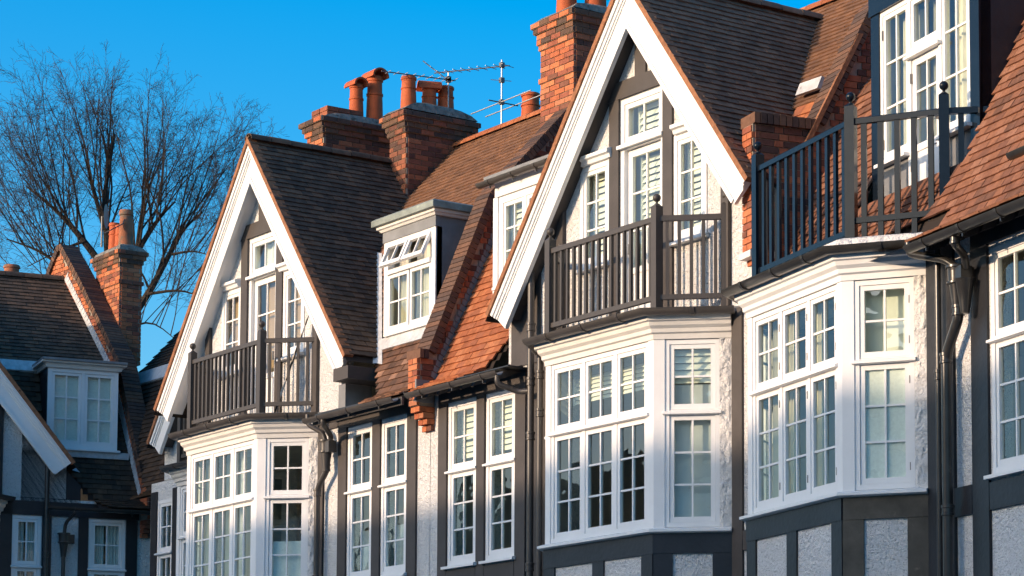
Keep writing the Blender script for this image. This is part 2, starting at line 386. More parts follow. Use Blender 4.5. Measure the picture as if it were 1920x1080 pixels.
# ------------------------------------------------------------------ walls and timbers
def wall_cells(mb, x0, x1, z0, z1, ops, y0, y1, hw=None):
    """box wall with rectangular openings (a0,a1,b0,b1); hw(z): half width limit for gables"""
    zs = sorted({z0, z1, *[o[2] for o in ops], *[o[3] for o in ops]}); zs = [z for z in zs if z0 <= z <= z1]
    for a, b in zip(zs[:-1], zs[1:]):
        cuts = sorted([(o[0], o[1]) for o in ops if o[2] <= a+1e-6 and o[3] >= b-1e-6]); x = x0; spans = []
        for c0, c1 in cuts:
            if c0 > x: spans.append((x, c0))
            x = max(x, c1)
        if x < x1: spans.append((x, x1))
        for p, q in spans:
            if hw:
                ha, hb = hw(a), hw(b)
                pa, qa, pb, qb = max(p, -ha), min(q, ha), max(p, -hb), min(q, hb)
                if qa <= pa: continue
                if qb <= pb: pb = qb = max(p, min(q, 0 if p < 0 < q else (p if p >= 0 else q)))
                mb.hexa([(pa, y0, a), (qa, y0, a), (qa, y1, a), (pa, y1, a), (pb, y0, b), (qb, y0, b), (qb, y1, b), (pb, y1, b)])
            else: mb.box(p, q, y0, y1, a, b)
def timber(H, x0, x1, z0, z1, m='timber', y=-.03, y1=.01):
    j = lambda: random.uniform(-.004, .004)
    mb = MB(); mb.hexa([(x0+j(), y, z0), (x1+j(), y, z0), (x1+j(), y1, z0), (x0+j(), y1, z0), (x0+j(), y, z1), (x1+j(), y, z1), (x1+j(), y1, z1), (x0+j(), y1, z1)])
    return mb.build('timber', m, H)
def ptimber(H, P, s0, s1, z0, z1, m='timber', d=.02):
    return MB().pbox(P, s0, s1, -.02, d, z0, z1).build('timber', m, H)

# ------------------------------------------------------------------ rainwater goods
def gutter(H, path, z, r=.062, m='pipe_brown', out=.0, brackets=.62, top=.0):
    A = [math.pi+math.pi*i/8 for i in range(9)]
    prof = [(out+r*math.cos(a), z+r*math.sin(a)) for a in A]+[(out+(r-.008)*math.cos(a), z+(r-.008)*math.sin(a)) for a in A[::-1]]
    g = MB().sweep(prof[::-1], path).build('gutter', m, H, True)
    for a, b in zip(path[:-1], path[1:]):
        a = Vector(a); b = Vector(b); L = (b-a).length; n = max(1, int(L/brackets)); t = (b-a)/L
        for i in range(n):
            c = a+t*(L*(i+.5)/n); rr = r+.009
            pr = [(out+rr*math.cos(q), z+rr*math.sin(q)) for q in A]+[(out+(rr-.02)*math.cos(q), z+(rr-.02)*math.sin(q)) for q in A[::-1]]
            bk = MB().sweep(pr[::-1], [c-t*.022, c+t*.022]); bk.box(c.x-.008, c.x+.008, c.y-.01, c.y+.01, z-r-.04, z-r)
            bk.build('bracket', m, g)
    return g
def arc(pts, rad=.08, n=4):
    """round the corners of a polyline"""
    P = [Vector(p) for p in pts]; out = [P[0]]
    for i in range(1, len(P)-1):
        a = (P[i-1]-P[i]); b = (P[i+1]-P[i]); r = min(rad, a.length*.45, b.length*.45); a = P[i]+a.normalized()*r; b = P[i]+b.normalized()*r
        for k in range(n+1):
            t = k/n; out.append(a*(1-t)**2+P[i]*2*t*(1-t)+b*t*t)
    out.append(P[-1]); return out
def pipe(H, pts, r=.038, m='pipe_brown', collars=(), name='downpipe', rad=.09):
    o = MB().tube(arc(pts, rad), r, 14).build(name, m, H, True)
    for c in collars:
        MB().lathe([(r+.002, -.05), (r+.012, -.045), (r+.012, -.025), (r+.007, -.02), (r+.007, .02), (r+.014, .025), (r+.014, .05), (r+.002, .055)], c, 14).build('collar', m, o, True)
    return o

# ------------------------------------------------------------------ bricks
def brick_face(parent, m, P, s0, s1, z0, z1, keep=None, d=0.0, par=0, ch=.075, flem=True, proud=.008):
    """bricks on a vertical panel; each one an object standing proud of the mortar behind"""
    k = 0; z = z0
    while z+.06 <= z1+1e-6:
        seq = [.225, .112] if flem else [.225]; s = s0-(.0 if k % 2 == par else (.056 if flem else .112)); i = k % 2
        while s < s1-.01:
            l = seq[i % len(seq)]; a = max(s, s0); b = min(s+l, s1); i += 1; s += l
            if b-a < .035: continue
            if keep and not keep((a+b)/2, z+.035, a, b): continue
            brick(parent, m, P.at((a+b)/2, d+proud-.02, z+.0375), (P.t.x, P.t.y, 0), (0, 0, 1), b-a-.011, .04, ch-.011)
        z += ch; k += 1
def chimney(H, c, rz, lx, ly, z0, z1, mats=('brick_warm', 'brick_dark'), cap=((.022, 1), (.0, 6), (.03, 1), (.055, 1), (.08, 1)), front='lit', pots=(), flat=.16, extra=None):  # default mats: sunlit fronts warm, shaded sides dark, light set by brick colour
    """c = world (x, y) of the centre; cap from below: (oversail, courses) of the top courses"""
    global MIR
    keepm = MIR; MIR = 1
    M = HM.inverted() @ (Matrix.Translation((c[0], c[1], 0)) @ Matrix.Rotation(rz, 4, 'Z'))
    ch = .075; n = int(round((z1-z0)/ch)); ex = [0.0]*n; tail = []
    for e, k in cap: tail += [e]*k
    for i, e in enumerate(tail[::-1]):
        if i < n: ex[n-1-i] = e
    core = MB()
    for i in range(n):
        e = ex[i]-.006; core.box(-lx/2-e, lx/2+e, -ly/2-e, ly/2+e, z0+i*ch, z0+(i+1)*ch-(.0006 if i < n-1 else 0))
    co = core.build('chimney', 'mortar', H); co.matrix_local = M
    rest = MB()
    for i in range(n):
        e = ex[i]; z = z0+i*ch; X = lx/2+e; Y = ly/2+e; top = i >= n-4
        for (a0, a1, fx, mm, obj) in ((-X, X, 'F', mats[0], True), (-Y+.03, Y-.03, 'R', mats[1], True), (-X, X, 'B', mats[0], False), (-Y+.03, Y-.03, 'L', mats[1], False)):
            s = a0-(.0 if i % 2 else .112); 
            while s < a1-.01:
                p, q = max(s, a0), min(s+.225, a1); s += .225
                if q-p < .035: continue
                l = q-p-.011; m = (p+q)/2; j = random.uniform(-.003, .003)
                cc, exx = {'F': ((m, -Y+.014+j, z+.0375), (1, 0, 0)), 'B': ((m, Y-.014, z+.0375), (1, 0, 0)), 'R': ((X-.014+j, m, z+.0375), (0, 1, 0)), 'L': ((-X+.014, m, z+.0375), (0, 1, 0))}[fx]
                if obj:
                    b = put('brick', cube('brick_coping' if top and random.random() < .55 else mm), co, basis(Vector(cc), Vector(exx), Vector((0, 0, 1)).cross(Vector(exx)), Vector((0, 0, 1)), (l, .04, .064)))
                else:
                    hx, hy = (l/2, .02) if exx[0] else (.02, l/2)
                    rest.box(cc[0]-hx, cc[0]+hx, cc[1]-hy, cc[1]+hy, z+.0055, z+.0695)
    o = bpy.data.objects.new('brick_field', rest.mesh('brick_field', mats[1]+'_j')); COL.objects.link(o); o.parent = co; o['kind'] = 'stuff'
    if flat:
        X = lx/2+ex[-1]-.03; Y = ly/2+ex[-1]-.03; f = MB()
        k = 8; V = []; 
        for zz, q in ((0, 1.0), (flat*.45, .86), (flat*.8, .6), (flat, .3)):
            for (a, b) in ((-X, -Y), (0, -Y), (X, -Y), (X, 0), (X, Y), (0, Y), (-X, Y), (-X, 0)):
                V.append((a*(1-(1-q)*.5)+random.uniform(-.012, .012), b*q+random.uniform(-.012, .012), z1+zz+random.uniform(-.008, .008)))
        fs = [(r*8+i, r*8+(i+1) % 8, (r+1)*8+(i+1) % 8, (r+1)*8+i) for r in range(3) for i in range(8)]+[tuple(24+i for i in range(8))]
        f.add(V, fs).build('flaunching', 'flaunching', co, True)
    for (px, py, h, r, kind, m) in pots:
        chimney_pot(co, (px, py, z1+flat*.4), h, r, kind, m)
    if extra: extra(co)
    MIR = keepm; return co
def chimney_pot(par, c, h, r, kind, m):
    pr = [(r*1.14, 0), (r*1.12, h*.12), (r*1.04, h*.5), (r*1.0, h*.62), (r*1.1, h*.63), (r*1.1, h*.67), (r*.98, h*.68), (r*.96, h*.9), (r*1.08, h*.91), (r*1.1, h*.96), (r*1.02, h)]
    if kind == 'taper': pr = [(r*1.2, 0), (r*1.08, h*.5), (r*.95, h*.86), (r*1.1, h*.88), (r*1.1, h*.95), (r*1.0, h)]
    pr += [(r*.82, h), (r*.8, h*.75)]
    o = MB().lathe(pr, c, 22).build('pot', m, par, True)
    if kind in ('hood', 'hood2'):
        a = 0.0 if kind == 'hood' else 1.2; R2 = r*1.22; L = r*3.2; n = 12; vs = []; fs = []
        for e in (-1, 1):
            for rr in (R2, R2-.025):
                for i in range(n+1):
                    t = math.pi*i/n; x = e*L/2; y = rr*math.cos(t); z = h+rr*math.sin(t)*1.0-.03
                    vs.append((c[0]+x*math.cos(a)-y*math.sin(a), c[1]+x*math.sin(a)+y*math.cos(a), c[2]+z))
        k = n+1
        for i in range(n):
            fs += [(i, i+1, 2*k+i+1, 2*k+i), (k+i+1, k+i, 3*k+i, 3*k+i+1), (i+1, i, k+i, k+i+1), (2*k+i, 2*k+i+1, 3*k+i+1, 3*k+i)]
        fs += [(0, 2*k, 3*k, k), (n, k+n, 3*k+n, 2*k+n)]
        MB().add(vs, fs).build('pot_hood', m, par, True)
    return o

# ------------------------------------------------------------------ roof shapes shared by the houses
MP = [(-.38, 7.10), (0.0, 7.28), (1.1, 9.65), (2.89, 11.6)]      # (y, z): eaves kick, steep mansard slope, upper slope, ridge
APEX, GS = 11.3, 1.25                                            # gable ridge height and slope
def man_y(z):
    for (y0, z0), (y1, z1) in zip(MP[:-1], MP[1:]):
        if z <= z1: return y0+(y1-y0)*(z-z0)/(z1-z0)
    return MP[-1][0]
def gable_u(z): return (APEX-z)/GS
def minus(iv, cut):
    out = []
    for a, b in iv:
        c, d = cut
        if d <= a or c >= b: out.append((a, b)); continue
        if c > a: out.append((a, c))
        if d < b: out.append((d, b))
    return out
RIDGE = {}
def ridge_tiles(par, p0, p1, m='tile_orange', r=.105, hip=1.0):
    key = (m, r)
    if key not in RIDGE:
        vs = []; fs = []; n = 8
        for x in (-.158, .158):
            for rr in (r, r-.016):
                for i in range(n+1):
                    t = math.pi*(i/n); vs.append((x, rr*math.cos(t)*1.05, rr*math.sin(t)*.95))
        k = n+1
        for i in range(n): fs += [(i, i+1, 2*k+i+1, 2*k+i), (k+i+1, k+i, 3*k+i, 3*k+i+1), (i+1, i, k+i, k+i+1), (2*k+i, 2*k+i+1, 3*k+i+1, 3*k+i)]
        RIDGE[key] = MB().add(vs, fs).mesh('ridge_tile', m, 1, True)
    a, b = mv(p0), mv(p1); L = (b-a).length; n = max(1, round(L/.325)); t = (b-a)/L; up = Vector((0, 0, 1)); side = up.cross(t).normalized()
    for i in range(n):
        put('ridge_tile', RIDGE[key], par, basis(a+t*(L*(i+.5)/n)+up*random.uniform(-.004, .004), t, side, t.cross(side), (L/n/.325, 1, 1)))
def mansard(H, u0, u1, mats, gable=True, dormers=(), nmax=(40, 300, 60), glim=9, ridge='tile_orange', ridge_rng=None, low_from=None, clip=None):
    """dormers: (a0, a1, z0, z1) holes in the roof"""
    def spans(z):
        iv = [(u0, u1)]
        if gable and z < APEX: g = gable_u(z)-.1; iv = minus(iv, (-g, g))
        for a0, a1, b0, b1 in dormers:
            if b0 < z < b1: iv = minus(iv, (a0, a1))
        if clip: iv = minus(iv, (clip(z), 99))
        return iv
    ul = MB()
    for k in range(3):
        (ya, za), (yb, zb) = MP[k], MP[k+1]; n = [1, 24, 14][k]
        for i in range(n):
            z0 = za+(zb-za)*i/n; z1 = za+(zb-za)*(i+1)/n; y0 = ya+(yb-ya)*i/n; y1 = ya+(yb-ya)*(i+1)/n
            for a, b in spans((z0+z1)/2):
                ul.add([(a, y0+.012, z0-.012), (b, y0+.012, z0-.012), (b, y1+.012, z1-.012), (a, y1+.012, z1-.012)], [(0, 1, 2, 3)])
    ul.add([(u0, 2.9, 11.585), (u1, 2.9, 11.585), (u1, 6.5, 7.6), (u0, 6.5, 7.6)], [(0, 1, 2, 3)])
    roof = ul.build('roof', 'underlay', H)
    def keep(p):
        u, y, z = p
        if clip and u > clip(z): return False
        if low_from is not None and z < 7.45 and u < low_from: return False
        if not (u0-.01 <= u <= u1+.01): return False
        if gable and z < APEX-.02 and abs(u) < gable_u(z)-.03: return False
        for a0, a1, b0, b1 in dormers:
            if a0-.02 < u < a1+.02 and b0 < z < b1: return False
        return True
    for k in (2, 1, 0):
        (ya, za), (yb, zb) = MP[k], MP[k+1]; d = Vector((0, ya-yb, za-zb)); L = d.length
        tile_roof(roof, mats[1] if k == 2 else mats[0], (0, yb, zb), (1, 0, 0), d, u0, u1, int(L/TG+.3), keep, nmax=nmax[k])
    a, b = ridge_rng or (u0, u1)
    ridge_tiles(roof, (a, 2.89, 11.58), (b, 2.89, 11.58), ridge)
    return roof

def gable_roof(H, mat_vis, mat_hid, lim=(-9, 9), yback=3.2, ridge='tile_dark', nvis=300):
    for sg in (1, -1):
        dv = Vector((sg*.6247, 0, -.7809)); L = 4.5; vis = sg*MIR > 0
        ul = MB(); n = 16
        for i in range(n):
            za, zb = APEX-3.515*i/n, APEX-3.515*(i+1)/n
            ua, ub = sg*gable_u(za), sg*gable_u(zb)
            if (sg > 0 and ub > lim[1]) or (sg < 0 and ub < lim[0]): break
            ul.add([(ua, -.27, za-.012), (ub, -.27, zb-.012), (ub, man_y(zb)+.06, zb-.012), (ua, man_y(za)+.06, za-.012)], [(0, 1, 2, 3)])
        ro = ul.build('gable_roof', 'underlay', H)
        tile_roof(ro, mat_vis if vis else mat_hid, (0, 0, APEX), (0, 1, 0), dv, -.20, 3.1, 44, lambda p: p[1] < man_y(p[2])+.09 and lim[0] < p[0] < lim[1], nmax=nvis if vis else 60)
        if sg == 1: ridge_tiles(ro, (0, -.27, APEX+.005), (0, 2.62, APEX+.005), ridge, .1)
def gable_front(H, soff='timber', tip=(4.40, 4.40), barge_mat='white'):
    """bargeboards with mouldings, soffits and the mortared verge"""
    for sg, L in ((1, tip[0]), (-1, tip[1])):
        dv = Vector((sg*.6247, 0, -.7809)); pn = Vector((-sg*.7809, 0, -.6247))
        def board(mb, k0, k1, y0, y1, l=L, skew=0.0):
            q = []
            for k in (k0, k1):
                for y in (y0, y1): q.append((Vector((0, y, APEX-1.6*k)), Vector((0, y, APEX))+dv*(l-skew*k)+pn*k))
            (a0, a1), (b0, b1), (c0, c1), (d0, d1) = q     # (k0,y0) (k0,y1) (k1,y0) (k1,y1)
            mb.hexa([c0, c1, d1, d0, a0, a1, b1, b0])
        b = MB(); board(b, .032, .36, -.21, -.165)
        bo = b.build('bargeboard', barge_mat, H)
        for k0, k1, y in ((.034, .085, -.262), (.085, .125, -.242), (.125, .15, -.225)):
            m = MB(); board(m, k0, k1, y, -.2105); m.build('moulding', barge_mat, bo)
        m = MB(); board(m, .325, .375, -.228, -.172, L-.03); m.build('moulding', barge_mat, bo)
        m = MB(); board(m, .30, .325, -.164, .005, L-.12); m.build('soffit', soff, bo)
        m = MB(); board(m, .20, .29, -.05, .03, L-.2); m.build('rafter', soff, bo)
        m = MB(); board(m, -.030, .031, -.285, -.15, L+.03); m.build('verge', 'verge', bo)
def railing(H, path, zb, zt, rail, spacing, m, post=(.095, .12), bal=(.034, .034), posts=None, balls=True, ends=None, name='balcony_railing', topw=.055, btm=True):
    mb = MB(); w = topw/2
    mb.sweep([(-w, zt-.062), (w, zt-.062), (w, zt-.01), (w*.6, zt), (-w*.6, zt), (-w, zt-.01)], path)
    if btm: mb.sweep([(-.025, rail), (.025, rail), (.025, rail+.055), (-.025, rail+.055)], path)
    r = mb.build(name, m, H)
    posts = range(len(path)) if posts is None else posts
    for i in posts:
        x, y = path[i]; p = MB(); h = post[0]/2
        # turn the post to bisect the rails
        j = max(0, min(i, len(path)-2)); t = (Vector(path[j+1])-Vector(path[j])).normalized()
        if ends is None and 0 < i < len(path)-1: t = Vector((1, 0))
        n = Vector((t.y, -t.x)); P = Panel((x-t.x*h, y-t.y*h), (x+t.x*h, y+t.y*h))
        p.pbox(P, 0, post[0], -h, h, zb, zt+post[1]-.02)
        A = P.at; hh = post[0]; c = .02
        p.hexa([A(0, h, zt+post[1]-.02), A(hh, h, zt+post[1]-.02), A(hh, -h, zt+post[1]-.02), A(0, -h, zt+post[1]-.02), A(c, h-c, zt+post[1]), A(hh-c, h-c, zt+post[1]), A(hh-c, -h+c, zt+post[1]), A(c, -h+c, zt+post[1])])
        po = p.build('post', m, r)
        if balls:
            br = .046; q = [(.03, 0), (.028, .012), (.014, .02), (.014, .035)]+[(br*math.sin(a), .035+br-br*math.cos(a)) for a in [.35+i*.28 for i in range(10)]]+[(.002, .035+2*br)]
            MB().lathe(q, (x, y, zt+post[1]-.002), 16).build('finial', m, r, True)
    for i in range(len(path)-1):
        a, b = Vector(path[i]), Vector(path[i+1]); P = Panel(a, b); n = max(1, int((P.len-.1)/spacing))
        for k in range(n):
            s = .05+(P.len-.1)*(k+.5)/n
            MB().pbox(P, s-bal[0]/2, s+bal[0]/2, -bal[1]/2, bal[1]/2, rail+.03 if btm else zb, zt-.06).build('baluster', m, r)
    return r

BAYP = [(-1.63, 0), (-1.03, -.6), (1.03, -.6), (1.63, 0)]
def bay(H, tm='timber', gut='pipe_brown', worn=None, base=None, dress=None, deck='lead', cornice='pale', hinges=False):
    Pl, Pf, Pr = Panel(BAYP[0], BAYP[1]), Panel(BAYP[1], BAYP[2]), Panel(BAYP[2], BAYP[3])
    b = MB()
    for P in (Pl, Pf, Pr): b.pbox(P, 0, P.len, -.14, -.004, 0, 4.83)
    b.build('bay_base', 'stucco', H)
    fl = MB(); fl.prism([(-1.5, 0.2, 4.60), (-1.5, .0, 4.6), (-1.0, -.48, 4.6), (1.0, -.48, 4.6), (1.5, 0, 4.6), (1.5, .2, 4.6)], (0, 0, .05)); fl.build('bay_floor', 'room', H)
    # white corner posts and stucco returns
    for P_, a_, b_ in ((Pf, 0, .10), (Pf, Pf.len-.10, Pf.len), (Pr, 0, .12), (Pl, Pl.len-.12, Pl.len)): MB().pbox(P_, a_, b_, -.13, 0, 4.87, 6.95).build('bay_post', 'white', H)
    for P, a0, a1 in ((Pr, .715, Pr.len), (Pl, 0, Pl.len-.715)):
        n = 22; vs = []; fs = []; m2 = MB()
        m2.pbox(P, a0, a1, -.14, -.012, 4.87, 6.97)
        for i in range(n+1):
            z = 4.87+2.08*i/n
            for j in range(5):
                s = a0+(a1-a0)*j/4; vs.append(P.at(s, (.0 if j in (0,) else .006)+random.uniform(-.006, .006), z))
        for i in range(n):
            for j in range(4): k = i*5+j; fs.append((k, k+1, k+6, k+5))
        m2.add(vs, fs); m2.build('stucco_return', 'rough_stucco', H)
    wins = {'front': window(H, Pf, .10, Pf.len-.10, 4.90, 6.93, 3, 6.14, 3, 2, d=-.012, sill=False, hinges=hinges),
            'right': window(H, Pr, .12, .715, 4.90, 6.93, 1, 6.14, 3, 2, d=-.012, sill=False, hinges=hinges),
            'left': window(H, Pl, Pl.len-.715, Pl.len-.12, 4.90, 6.93, 1, 6.14, 3, 2, d=-.012, sill=False, hinges=hinges)}
    MB().sweep([(-.05, 4.832), (.045, 4.832), (.085, 4.845), (.085, 4.872), (.02, 4.892), (-.05, 4.892)], BAYP).build('bay_sill', 'white', H)
    # dark framing below the sill
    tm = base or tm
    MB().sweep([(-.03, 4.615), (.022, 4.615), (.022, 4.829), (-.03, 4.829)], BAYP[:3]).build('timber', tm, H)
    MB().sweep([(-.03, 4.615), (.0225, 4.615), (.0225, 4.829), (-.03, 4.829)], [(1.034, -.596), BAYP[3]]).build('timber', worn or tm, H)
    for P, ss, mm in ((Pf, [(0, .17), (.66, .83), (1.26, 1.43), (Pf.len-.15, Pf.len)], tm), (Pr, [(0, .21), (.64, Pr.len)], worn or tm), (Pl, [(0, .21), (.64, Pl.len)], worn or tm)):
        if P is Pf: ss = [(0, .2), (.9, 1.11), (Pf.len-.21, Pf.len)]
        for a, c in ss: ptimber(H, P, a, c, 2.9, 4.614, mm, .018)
    # cornice, deck, gutter
    MB().sweep([(-.1, 6.935), (.012, 6.935), (.018, 6.99), (.045, 7.005), (.05, 7.045), (.085, 7.075), (.095, 7.115), (.125, 7.125), (.125, 7.20), (-.1, 7.20)], BAYP).build('cornice', cornice, H)
    MB().prism([(-1.8, 0.03, 7.202), (-1.13, -.72, 7.202), (1.13, -.72, 7.202), (1.8, .03, 7.202)], (0, 0, .055)).build('balcony_deck', deck, H)
    gutter(H, [(-1.66, .04), (-1.03, -.6), (1.03, -.6), (1.66, .04)], 7.235, .074, gut, out=.185)
    return Pl, Pf, Pr, wins

def party_wall(H, u, th, pts, roof_pts, m='brick_dark', mf='brick_warm', corbel=4, yfront=-.26, zpier=None, zbase=6.66, coping='brick_coping', side=1):  # sunlit front mf warm, shaded side m dark: light put into brick colour
    """raised brick party wall: pts = coping line (y, z) from the pier top upwards, roof_pts = lower boundary of the side face"""
    c = MB(); h = th/2-.008
    z0 = zbase+corbel*.075
    poly = [(yfront+.008, z0), (yfront+.008, pts[0][1]-.07)] + [(y, z-.07) for y, z in pts[0:]] + [(pts[-1][0], 7.2), (.06, 6.9), (.06, z0)]
    c.prism([(u-h, y, z) for y, z in poly], (2*h, 0, 0))
    w = c.build('party_wall', 'mortar', H)
    # corbel courses under the pier
    for i in range(corbel):
        yf = .0-(i+1)*abs(yfront)/(corbel+.6); z = zbase+i*.075
        for k in range(2):
            brick(w, mf, (u-th/4+k*th/2, (yf+.02)/2, z+.0375), (1, 0, 0), (0, 0, 1), th/2-.008, -yf+.02, .066)
    Pf = Panel((u-th/2, yfront), (u+th/2, yfront))
    brick_face(w, mf, Pf, 0, th, z0, pts[0][1]-.08, flem=False, par=0)
    # side faces
    line = [(yfront, pts[0][1])]+list(pts)
    def top(y):
        for (a, b), (c2, d) in zip(line[:-1], line[1:]):
            if a <= y <= c2 and c2 > a: return b+(d-b)*(y-a)/(c2-a)
        return line[-1][1]
    def bot(y):
        for (a, b), (c2, d) in zip(roof_pts[:-1], roof_pts[1:]):
            if a <= y <= c2: return b+(d-b)*(y-a)/(c2-a)
        return 6.9 if y < roof_pts[0][0] else 99
    P = Panel((u+side*th/2, yfront), (u+side*th/2, pts[-1][0])) if side > 0 else Panel((u-th/2, pts[-1][0]), (u-th/2, yfront))
    def kp(s, z, a, b):
        f = (lambda q: P.p0.y+P.t.y*q); y = f(s)
        return z < min(top(f(a)), top(f(b)))-.10 and z > bot(y)-.06
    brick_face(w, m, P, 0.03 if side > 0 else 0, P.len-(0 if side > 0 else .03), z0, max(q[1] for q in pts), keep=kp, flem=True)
    # coping: bricks on edge across the wall
    for (a, b), (c2, d) in zip(line[:-1], line[1:]):
        v = Vector((0, c2-a, d-b)); L = v.length
        if L < .05: continue
        v /= L; n = Vector((0, -v.z, v.y)); k = max(1, round(L/.073))
        for i in range(k):
            p = Vector((u, a, b))+v*(L*(i+.5)/k)-n*.045
            brick(w, coping, p, v, n, L/k-.011, th+.10, .115, .004)
    return w

def step_flashing(H, u0, u1, z0, z1, m='lead', lo=.03, w=.15, step=.075):
    """lead strip with a stepped upper edge where the roof meets a party wall"""
    up = []; dn = []; z = z0
    while z < z1:
        y = man_y(z); y2 = man_y(z+step); up += [(y-w*.55, z+.04), (y2-w*.55-.02, z+.04+step*.92)]; dn.append((y+lo, z-.02)); z += step
    dn.append((man_y(z1)+lo, z1)); k = len(dn)
    f = MB(); vs = []; fs = []
    for i in range(k-1):
        a, b = up[2*i], up[2*i+1]; c, d = dn[i], dn[i+1]; o = len(vs)
        for x in (u0, u1): vs += [(x, a[0], a[1]), (x, b[0], b[1]), (x, d[0], d[1]), (x, c[0], c[1])]
        fs += [(o, o+1, o+2, o+3), (o+7, o+6, o+5, o+4), (o, o+4, o+5, o+1), (o+1, o+5, o+6, o+2), (o+3, o+2, o+6, o+7), (o, o+3, o+7, o+4)]
    return f.add(vs, fs).build('step_flashing', m, H)
def open_out(win, before, hinge, ang):
    """swing the newest children of a window outwards about a horizontal hinge (y, z)"""
    X = Matrix.Translation((0, hinge[0], hinge[1])) @ Matrix.Rotation(ang, 4, 'X') @ Matrix.Translation((0, -hinge[0], -hinge[1]))
    for c in win.children:
        if c.name not in before: c.matrix_local = X @ c.matrix_local

def kids(o): return {c.name for c in o.children}
def dormer(H, u0, u1, yf, z0, z1, style):
    """flat roofed dormer; u0..u1 outer width, yf front plane"""
    P = Panel((u0, yf), (u1, yf)); Wd = u1-u0
    ck = {'c': 'lead', 'b': 'white', 'a': 'timber_black', 'l': 'timber_black'}[style]
    for a, b in ((u0, u0+.05), (u1-.05, u1)):
        yb = man_y(z1)+.1
        d = MB().prism([(a, yf+.02, z0-.1), (a, yf+.02, z1), (a, yb, z1), (a, man_y(z0)+.05, z0-.1)], (b-a, 0, 0)).build('dormer_cheek', ck, H)
    yb = man_y(z1+.15)+.15
    room(H, u0+.06, u1-.06, yf+.12, yf+2.4, z0-.02, z1-.02)
    if style == 'c':
        MB().pbox(P, -.02, Wd+.02, -.05, .012, z1-.14, z1).build('fascia', 'lead', H)
        MB().sweep([(-.06, z1+.002), (.03, z1+.002), (.05, z1+.03), (.075, z1+.04), (.075, z1+.075), (-.06, z1+.075)], [(u0-.01, yb), (u0-.01, yf), (u1+.01, yf), (u1+.01, yb)]).build('cornice', 'pale', H)
        MB().prism([(u0-.10, yf-.11, z1+.077), (u1+.10, yf-.11, z1+.077), (u1+.10, yb, z1+.085), (u0-.10, yb, z1+.085)], (0, 0, .035)).build('dormer_roof', 'lead', H)
        MB().sweep([(.05, z1+.07), (.125, z1+.08), (.125, z1+.16), (.09, z1+.185), (.04, z1+.18), (.02, z1+.12)], [(u0-.01, yb), (u0-.01, yf), (u1+.01, yf), (u1+.01, yb)]).build('lead_roll', 'copper_lead', H)
        zt = z0+.055+.62*(z1-z0-.14)
        f = MB(); e = .10
        f.pbox(P, .0, e, -.1, .0, z0, z1-.14); f.pbox(P, Wd-e, Wd, -.1, .0, z0, z1-.14); f.pbox(P, e, Wd-e, -.1, .02, z0, z0+.05); f.pbox(P, e, Wd-e, -.1, .03, zt-.03, zt+.03); f.pbox(P, e, Wd-e, -.1, -.002, z1-.19, z1-.14)
        w = f.build('window', 'white', H); mid = Wd/2
        for a, b in ((e, mid-.012), (mid+.012, Wd-e)):
            sash(w, P, a+.003, b-.003, z0+.052, zt-.033, -.002, 2, 2)
            k = kids(w); sash(w, P, a+.006, b-.006, zt+.033, z1-.19, .012, 2, 1); open_out(w, k, (yf, z1-.185), R(-24))
        MB().box(u0+e, u1-e, yf-.06, yf, z0-.028, z0-.002).build('sill', 'white', w)
        curtain(w, P, .14, .42, z0+.05, z1-.2, -.16, 'curtain_cream', 4); curtain(w, P, .62, Wd-.12, z0+.05, z1-.2, -.16, 'curtain_cream', 7)
        MB().prism([(u0-.05, man_y(z0-.22)-.045, z0-.20), (u0-.05, man_y(z0-.22)-.02, z0-.21), (u0-.05, yf+.02, z0-.03), (u0-.05, yf-.02, z0-.03)], (Wd+.1, 0, 0)).build('apron', 'lead_pale', H)
    if style == 'b':
        MB().box(u0-.3, u1+.08, yf-.16, yb, z1+.19, z1+.23).build('dormer_roof', 'lead', H)
        MB().box(u0-.02, u1+.02, yf-.03, yf+.06, z1-.02, z1+.185).build('fascia', 'white', H)
        MB().box(u0-.22, u1+.3, yf-.10, yf-.031, z1+.15, z1+.188).build('fascia', 'white', H)
        gutter(H, [(u0-.1, yf-.14), (u1+.22, yf-.14)], z1+.17, .055, 'pipe_brown', 0.0, .5)
        w = window(H, P, .03, Wd-.03, z0, z1-.02, 2, None, 3, 2, d=.0, fw=.09, hinges=False)
        MB().pbox(P, -.04, .03, -.1, .02, z0-.25, z1-.02).build('jamb', 'white', w); MB().pbox(P, Wd-.03, Wd+.07, -.1, .02, z0-.25, z1-.02).build('jamb', 'white', w)
        blind(w, P, .12, Wd-.1, z0+.06, z1-.1, -.16)
    if style == 'l':
        MB().box(u0-.12, u1+.12, yf-.16, yb, z1+.08, z1+.12).build('dormer_roof', 'lead', H)
        MB().sweep([(-.06, z1-.03), (.04, z1-.03), (.06, z1+.03), (.12, z1+.05), (.12, z1+.079), (-.06, z1+.079)], [(u0, yb), (u0, yf), (u1, yf), (u1, yb)]).build('cornice', 'pale', H)
        w = window(H, P, .0, Wd, z0, z1-.03, 2, None, 3, 2, d=.0, fw=.07, hinges=False)
        flat_blind(w, P, .08, Wd-.08, z0+.06, z1-.1, -.09, 'curtain_net')
        MB().prism([(u0-.1, man_y(z0-.16)-.06, z0-.15), (u0-.1, man_y(z0-.16)-.02, z0-.16), (u0-.1, yf+.02, z0-.04), (u0-.1, yf-.03, z0-.04)], (Wd+.3, 0, 0)).build('apron', 'lead_pale', H)
